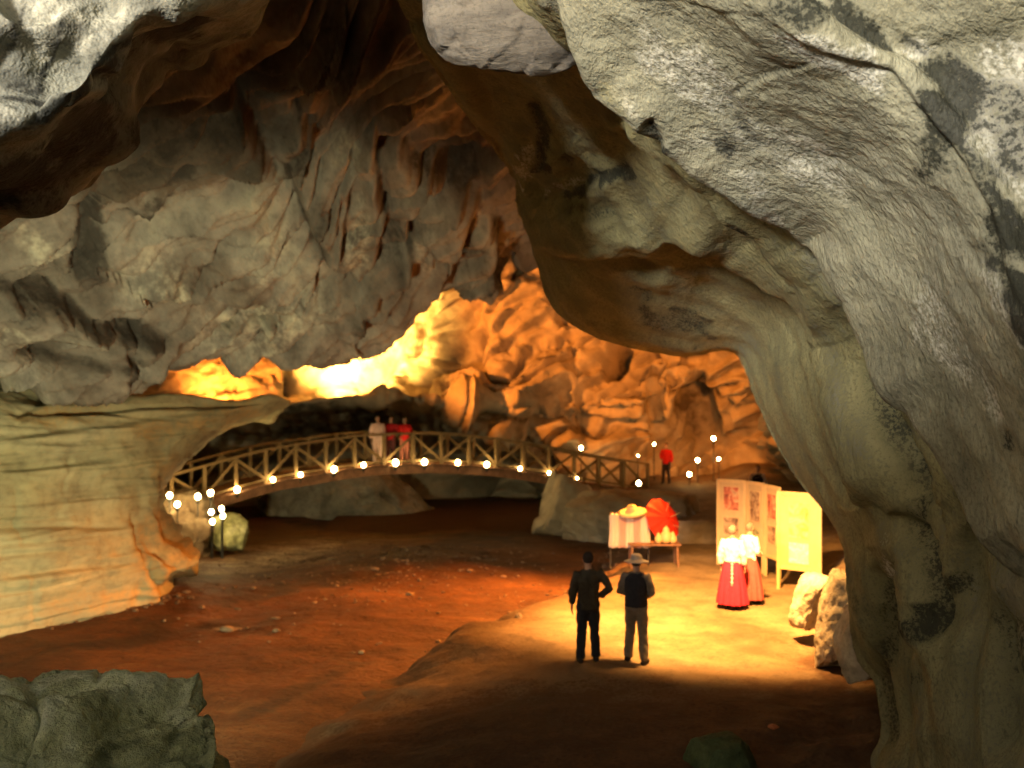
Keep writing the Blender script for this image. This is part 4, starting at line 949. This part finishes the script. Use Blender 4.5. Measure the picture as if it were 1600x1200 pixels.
    if hat:
        bm = bmesh.new()
        prof = [(.0, 1.735), (.055, 1.73), (.088, 1.70), (.098, 1.655), (.105, 1.64), (.165, 1.622), (.20, 1.612), (.198, 1.606), (.10, 1.63)]
        rings = [[bm.verts.new((r_ * math.cos(2 * math.pi * k / 20), r_ * math.sin(2 * math.pi * k / 20) + lean + .01, z)) for k in range(20)] for r_, z in prof[1:]]
        top = bm.verts.new((0, lean + .01, prof[0][1]))
        for k in range(20): bm.faces.new((top, rings[0][k], rings[0][(k + 1) % 20]))
        for a, b in zip(rings[:-1], rings[1:]):
            for k in range(20): bm.faces.new((a[k], b[k], b[(k + 1) % 20], a[(k + 1) % 20]))
        link('hat', bm_me('hat', bm), clothmat(hat), t)
    for s in (-1, 1):
        bm = bmesh.new(); ball(bm, (s * .03, lean + .108, 1.603), (.012, .008, .008), 8, 6); link('eye', bm_me('eye', bm), M_eye, t)
    return t
def bm_me(name, bm):
    me = bpy.data.meshes.new(name); bm.to_mesh(me); bm.free(); return me
def stand(x, d): 
    wx = (x - 800) / FPX * d; return (wx, d, gz(wx, d))
person(stand(919, 15.9), 1.72, R(4), 'person in all dark clothes, left of the pair standing on the path', (.045, .04, .03), (.02, .022, .03), arms=('down', 'hip'), spread=.13, step=.05)
person(stand(994, 16.0), 1.70, R(-22), 'person in dark vest, pale trousers and grey hat, right of the pair on the path', (.16, .14, .12), (.17, .15, .12), arms=('front', 'front'), spread=.15, step=-.07, hat=(.30, .27, .25), vest=(.022, .024, .035))
person(stand(1144, 19.8), 1.62, R(-28), 'person in white blouse and crimson skirt with pale sash before the boards', (.80, .78, .76), None, hair=(.16, .13, .11), skirt=(.50, .02, .06), arms=('down', 'down'), sash=(.75, .6, .6))
person(stand(1171, 20.2), 1.60, R(-60), 'person in white blouse and dusky pink skirt, nearer the picture boards', (.80, .77, .74), None, hair=(.12, .1, .08), skirt=(.42, .07, .07), arms=('front', 'front'))
def onbridge(x, back):
    tt = np.linspace(0, 1, 400); xs = np.array([proj(np.array(bpt(t) + side * back))[0] for t in tt]); t = float(np.interp(x, xs, tt))
    return bpt(t) + side * back + Zv * .072
person(onbridge(590, .45), 1.68, R(190), 'person dressed in pale pink, leftmost of the three on the bridge', (.75, .52, .45), (.72, .50, .42), arms=('rail', 'down'), voxel=.022, group='people on the bridge')
person(onbridge(611, .85), 1.62, R(160), 'person in dark red behind, middle of the three on the bridge', (.35, .01, .015), (.10, .03, .03), arms=('front', 'front'), voxel=.022, group='people on the bridge')
person(onbridge(632, .5), 1.60, R(195), 'person in bright red top, rightmost of the three on the bridge', (.62, .015, .015), (.45, .16, .11), arms=('rail', 'rail'), voxel=.022, group='people on the bridge')
p_ = stand(1041, 40.2)
person(p_, 1.62, R(150), 'person in red top and dark trousers at the right end of the bridge', (.55, .015, .012), (.03, .02, .02), arms=('down', 'front'), voxel=.022)
person(stand(1184, 32.3), 1.62, R(170), 'person in dark open jacket showing above the picture boards', (.55, .40, .28), (.04, .03, .03), arms=('down', 'down'), vest=(.04, .02, .015), voxel=.022)

# ---- picture boards -----------------------------------------------------------------
M_board = plain('board_cream', (.50, .37, .19), rough=.6, var=.06, scale=5)
M_frame = plain('board_frame_wood', (.58, .42, .2), rough=.55, var=.12, scale=7, stretch=(1, 1, .2))
def picmat(name, a, b, c, sc_=5.0):
    m, n, bs = newmat(name); tc_ = n.nodes.new('ShaderNodeTexCoord')
    t1 = node(n, 'ShaderNodeTexNoise', Scale=sc_, Detail=4, Roughness=.55, Distortion=1.2); n.links.new(tc_.outputs['Object'], t1.inputs[0])
    n.links.new(ramp(n, t1.outputs[0], [(.32, a), (.47, b), (.6, c), (.7, a)]), bs.inputs['Base Color']); bs.inputs['Roughness'].default_value = .35
    return m
PM = [picmat('print_red', (.20, .05, .03), (.50, .14, .07), (.55, .40, .22)), picmat('print_brown', (.10, .06, .03), (.30, .19, .10), (.5, .38, .22), 6), picmat('print_green', (.08, .09, .04), (.28, .28, .12), (.5, .42, .2), 5), picmat('print_gold', (.45, .26, .06), (.62, .5, .16), (.7, .62, .3), 4), picmat('print_pale', (.75, .7, .66), (.55, .4, .38), (.8, .76, .72), 7)]
def board(xa, da, xb, db, label, pics, hgt=2.08):
    a = Vector(P(xa, 900, da)); b = Vector(P(xb, 900, db)); a.z = b.z = 0
    wd = (b - a).length; c = (a + b) / 2; z0 = .60
    t = empty('picture_board', (c.x, c.y, z0), math.atan2(b.y - a.y, b.x - a.x)); tag(t, label, 'display board', 'picture boards')
    def bx_(nm, sx, sy, sz, loc, m, par=t, bev=.004):
        bm = bmesh.new(); box_bm(bm, sx, sy, sz, loc, None, bev); return bm_obj(nm, bm, m, par)
    lo = .42
    pn_ = bx_('panel', wd - .10, .02, hgt - lo - .1, (0, 0, (hgt + lo) / 2), M_board)
    for s in (-1, 1): bx_('leg', .07, .05, hgt + .06, (s * (wd / 2 - .035), 0, hgt / 2 - .03), M_frame)
    for z in (lo + .02, hgt - .035): bx_('cross_rail', wd - .142, .044, .075, (0, 0, z), M_frame)
    for (zc, hh, ww, mi) in pics:
        pc = bx_('picture', ww * wd, .008, hh, (0, -.0155, zc), PM[mi], t, 0)
        bmf = bmesh.new()
        for s in (-1, 1):
            box_bm(bmf, .02, .014, hh + .04, (s * (ww * wd / 2 + .01), -.018, zc)); box_bm(bmf, ww * wd, .0135, .02, (0, -.018, zc + s * (hh / 2 + .01)))
        bm_obj('picture_frame', bmf, M_frame, pc)
    return t
board(1120, 24.6, 1166, 24.2, 'leftmost cream picture board, showing a red print', [(1.62, .56, .5, 0), (.95, .42, .5, 1)])
board(1167, 24.1, 1194, 23.5, 'second picture board from the left, with a tall brown print', [(1.50, .70, .55, 1), (.80, .36, .55, 2)])
board(1195, 23.3, 1219, 22.6, 'narrow looking third picture board from the left, seen at a slant', [(1.60, .55, .55, 0), (.95, .4, .5, 1)])
board(1214, 21.8, 1284, 21.2, 'brightest and nearest picture board, with a golden print', [(1.48, .74, .44, 3), (.78, .44, .44, 4)])

# ---- stall --------------------------------------------------------------------------
M_red = plain('red_paper', (.62, .03, .012), rough=.5, var=.15, scale=6)
M_white = plain('pale_textile', (.66, .56, .46), rough=.9, var=.10, scale=4, stretch=(7, 7, .5))
M_pink = plain('pinkish_textile', (.55, .33, .28), rough=.9, var=.12, scale=4, stretch=(7, 7, .5))
M_straw = plain('straw', (.55, .42, .22), rough=.85, var=.15, scale=30)
M_gourd = plain('pale_gourd', (.75, .52, .22), rough=.4, var=.1, scale=6)
sx_, sy_ = P(1022, 880, 24.2)[0], 24.3; sz_ = gz(sx_, sy_)
t = empty('stall_table', (sx_, sy_, sz_)); tag(t, 'small dark wooden stall table under the red parasol', 'table')
bm = bmesh.new(); box_bm(bm, 1.25, .6, .04, (0, 0, .55), None, .005); bm_obj('table_top', bm, M_deck, t)
for ix in (-1, 1):
    for iy in (-1, 1):
        bm = bmesh.new(); tube(bm, [(ix * .56, iy * .24, -.03), (ix * .54, iy * .23, .54)], [.022, .028], 8); bm_obj('leg', bm, M_deck, t)
tz = sz_ + .575
# red parasol, opened towards the viewer, leaning on the table
pr = empty('red_parasol', (P(1036, 0, 24.35)[0], 24.42, tz)); tag(pr, 'open red paper parasol leaning on the stall table', 'parasol')
v_, f_ = [], []; NR = 24
for j in range(6):
    r_ = .56 * j / 5.; 
    for k in range(NR):
        a = 2 * math.pi * k / NR; rr = r_ * (1 if k % 2 == 0 else 1 - .05 * j / 5.)
        v_.append((rr * math.cos(a), -.02 + .20 * (1 - (j / 5.) ** 1.2) * -1 + .012 * (k % 2), rr * math.sin(a)))
for j in range(5):
    for k in range(NR): f_.append((j * NR + k, j * NR + (k + 1) % NR, (j + 1) * NR + (k + 1) % NR, (j + 1) * NR + k))
me = mesh_vf('canopy', v_, f_); o = link('canopy', me, M_red, pr, smooth=False); o.location = (0, .1, .50); o.rotation_euler = (R(-24), R(14), R(34))
md = o.modifiers.new('t', 'SOLIDIFY'); md.thickness = .004
bm = bmesh.new(); tube(bm, [(0, -.14, .50), (0, .10, .46), (0, .55, .40)], [.012, .012, .014], 8); bm_obj('handle', bm, M_deck, pr)
for k in range(8):
    a = 2 * math.pi * (k + .5) / 8; bm = bmesh.new(); tube(bm, [(0, .02, .5), (.5 * math.cos(a), .12, .5 + .5 * math.sin(a))], [.006, .005], 5); bm_obj('rib', bm, M_straw, pr)
gd = [(-.12, .10, .14, 'big pale gourd, left of those before the red parasol'), (.06, .16, .17, 'tall pale gourd in the middle before the red parasol'), (.22, .11, .12, 'small pale gourd at the right before the red parasol')]
for (gx_, r_, h_, lb) in gd:
    bm = bmesh.new(); ball(bm, (0, 0, r_ * .95), (r_ * .9, r_ * .9, r_), 16, 12); ball(bm, (0, 0, r_ * 2.0), (r_ * .5, r_ * .5, r_ * .5), 14, 10); tube(bm, [(0, 0, r_ * 2.4), (.01, 0, r_ * 2.8)], [.016, .009], 8)
    me = remeshed('gourd', bm, .014, 3); o = link('gourd', me, M_gourd); o.location = (P(1036, 0, 24.2)[0] + gx_, 24.12, tz); tag(o, lb, 'gourd', 'gourds on the stall')
# rack of pale garments
rk = empty('garment_rack', (P(984, 0, 24.3)[0], 24.35, gz(P(984, 0, 24.3)[0], 24.35))); tag(rk, 'rack hung with pale striped garments left of the red parasol', 'clothes rack')
bm = bmesh.new()
for s in (-1, 1): tube(bm, [(s * .46, 0, -.02), (s * .46, 0, 1.32)], [.016, .016], 8); tube(bm, [(s * .46, -.22, .0), (s * .46, .22, .0)], [.018, .018], 8)
tube(bm, [(-.48, 0, 1.31), (.48, 0, 1.31)], [.016, .016], 8, ref=(0, 1, 0)); bm_obj('rail_frame', bm, M_wire, rk)
for k in range(5):
    cx_ = -.36 + k * .18; v_, f_ = [], []
    for j, (z, hw) in enumerate([(1.30, .05), (1.24, .13), (1.05, .12), (.8, .125), (.55, .14), (.48, .142)]):
        for q_ in range(25):
            a = q_ / 24. * 2 - 1
            v_.append((cx_ + hw * a, -.07 * math.sqrt(max(0, 1 - a * a)) - .018 * math.sin(a * 11 + k) * (1.4 - z), z + .01 * math.sin(a * 5 + k)))
    for j in range(5):
        for q_ in range(24): f_.append((j * 25 + q_, j * 25 + q_ + 1, (j + 1) * 25 + q_ + 1, (j + 1) * 25 + q_))
    o = link('garment', mesh_vf('garment', v_, f_), M_pink if k in (1, 3) else M_white, rk); o.modifiers.new('t', 'SOLIDIFY').thickness = .012
bm = bmesh.new(); prof = [(.02, .15), (.10, .13), (.14, .05), (.26, .0), (.36, -.03), (.35, -.04), (.14, .03)]
rings = [[bm.verts.new((r_ * math.cos(2 * math.pi * k / 24), r_ * math.sin(2 * math.pi * k / 24), z)) for k in range(24)] for r_, z in prof]
bm.faces.new(rings[0][::-1])
for a, b in zip(rings[:-1], rings[1:]):
    for k in range(24): bm.faces.new((a[k], b[k], b[(k + 1) % 24], a[(k + 1) % 24]))
o = link('straw_hat', bm_me('straw_hat', bm), M_straw); o.location = (rk.location.x + .06, rk.location.y - .02, rk.location.z + 1.36); o.rotation_euler = (R(12), R(-8), 0)
tag(o, 'wide straw hat set on top of the garment rack', 'hat')
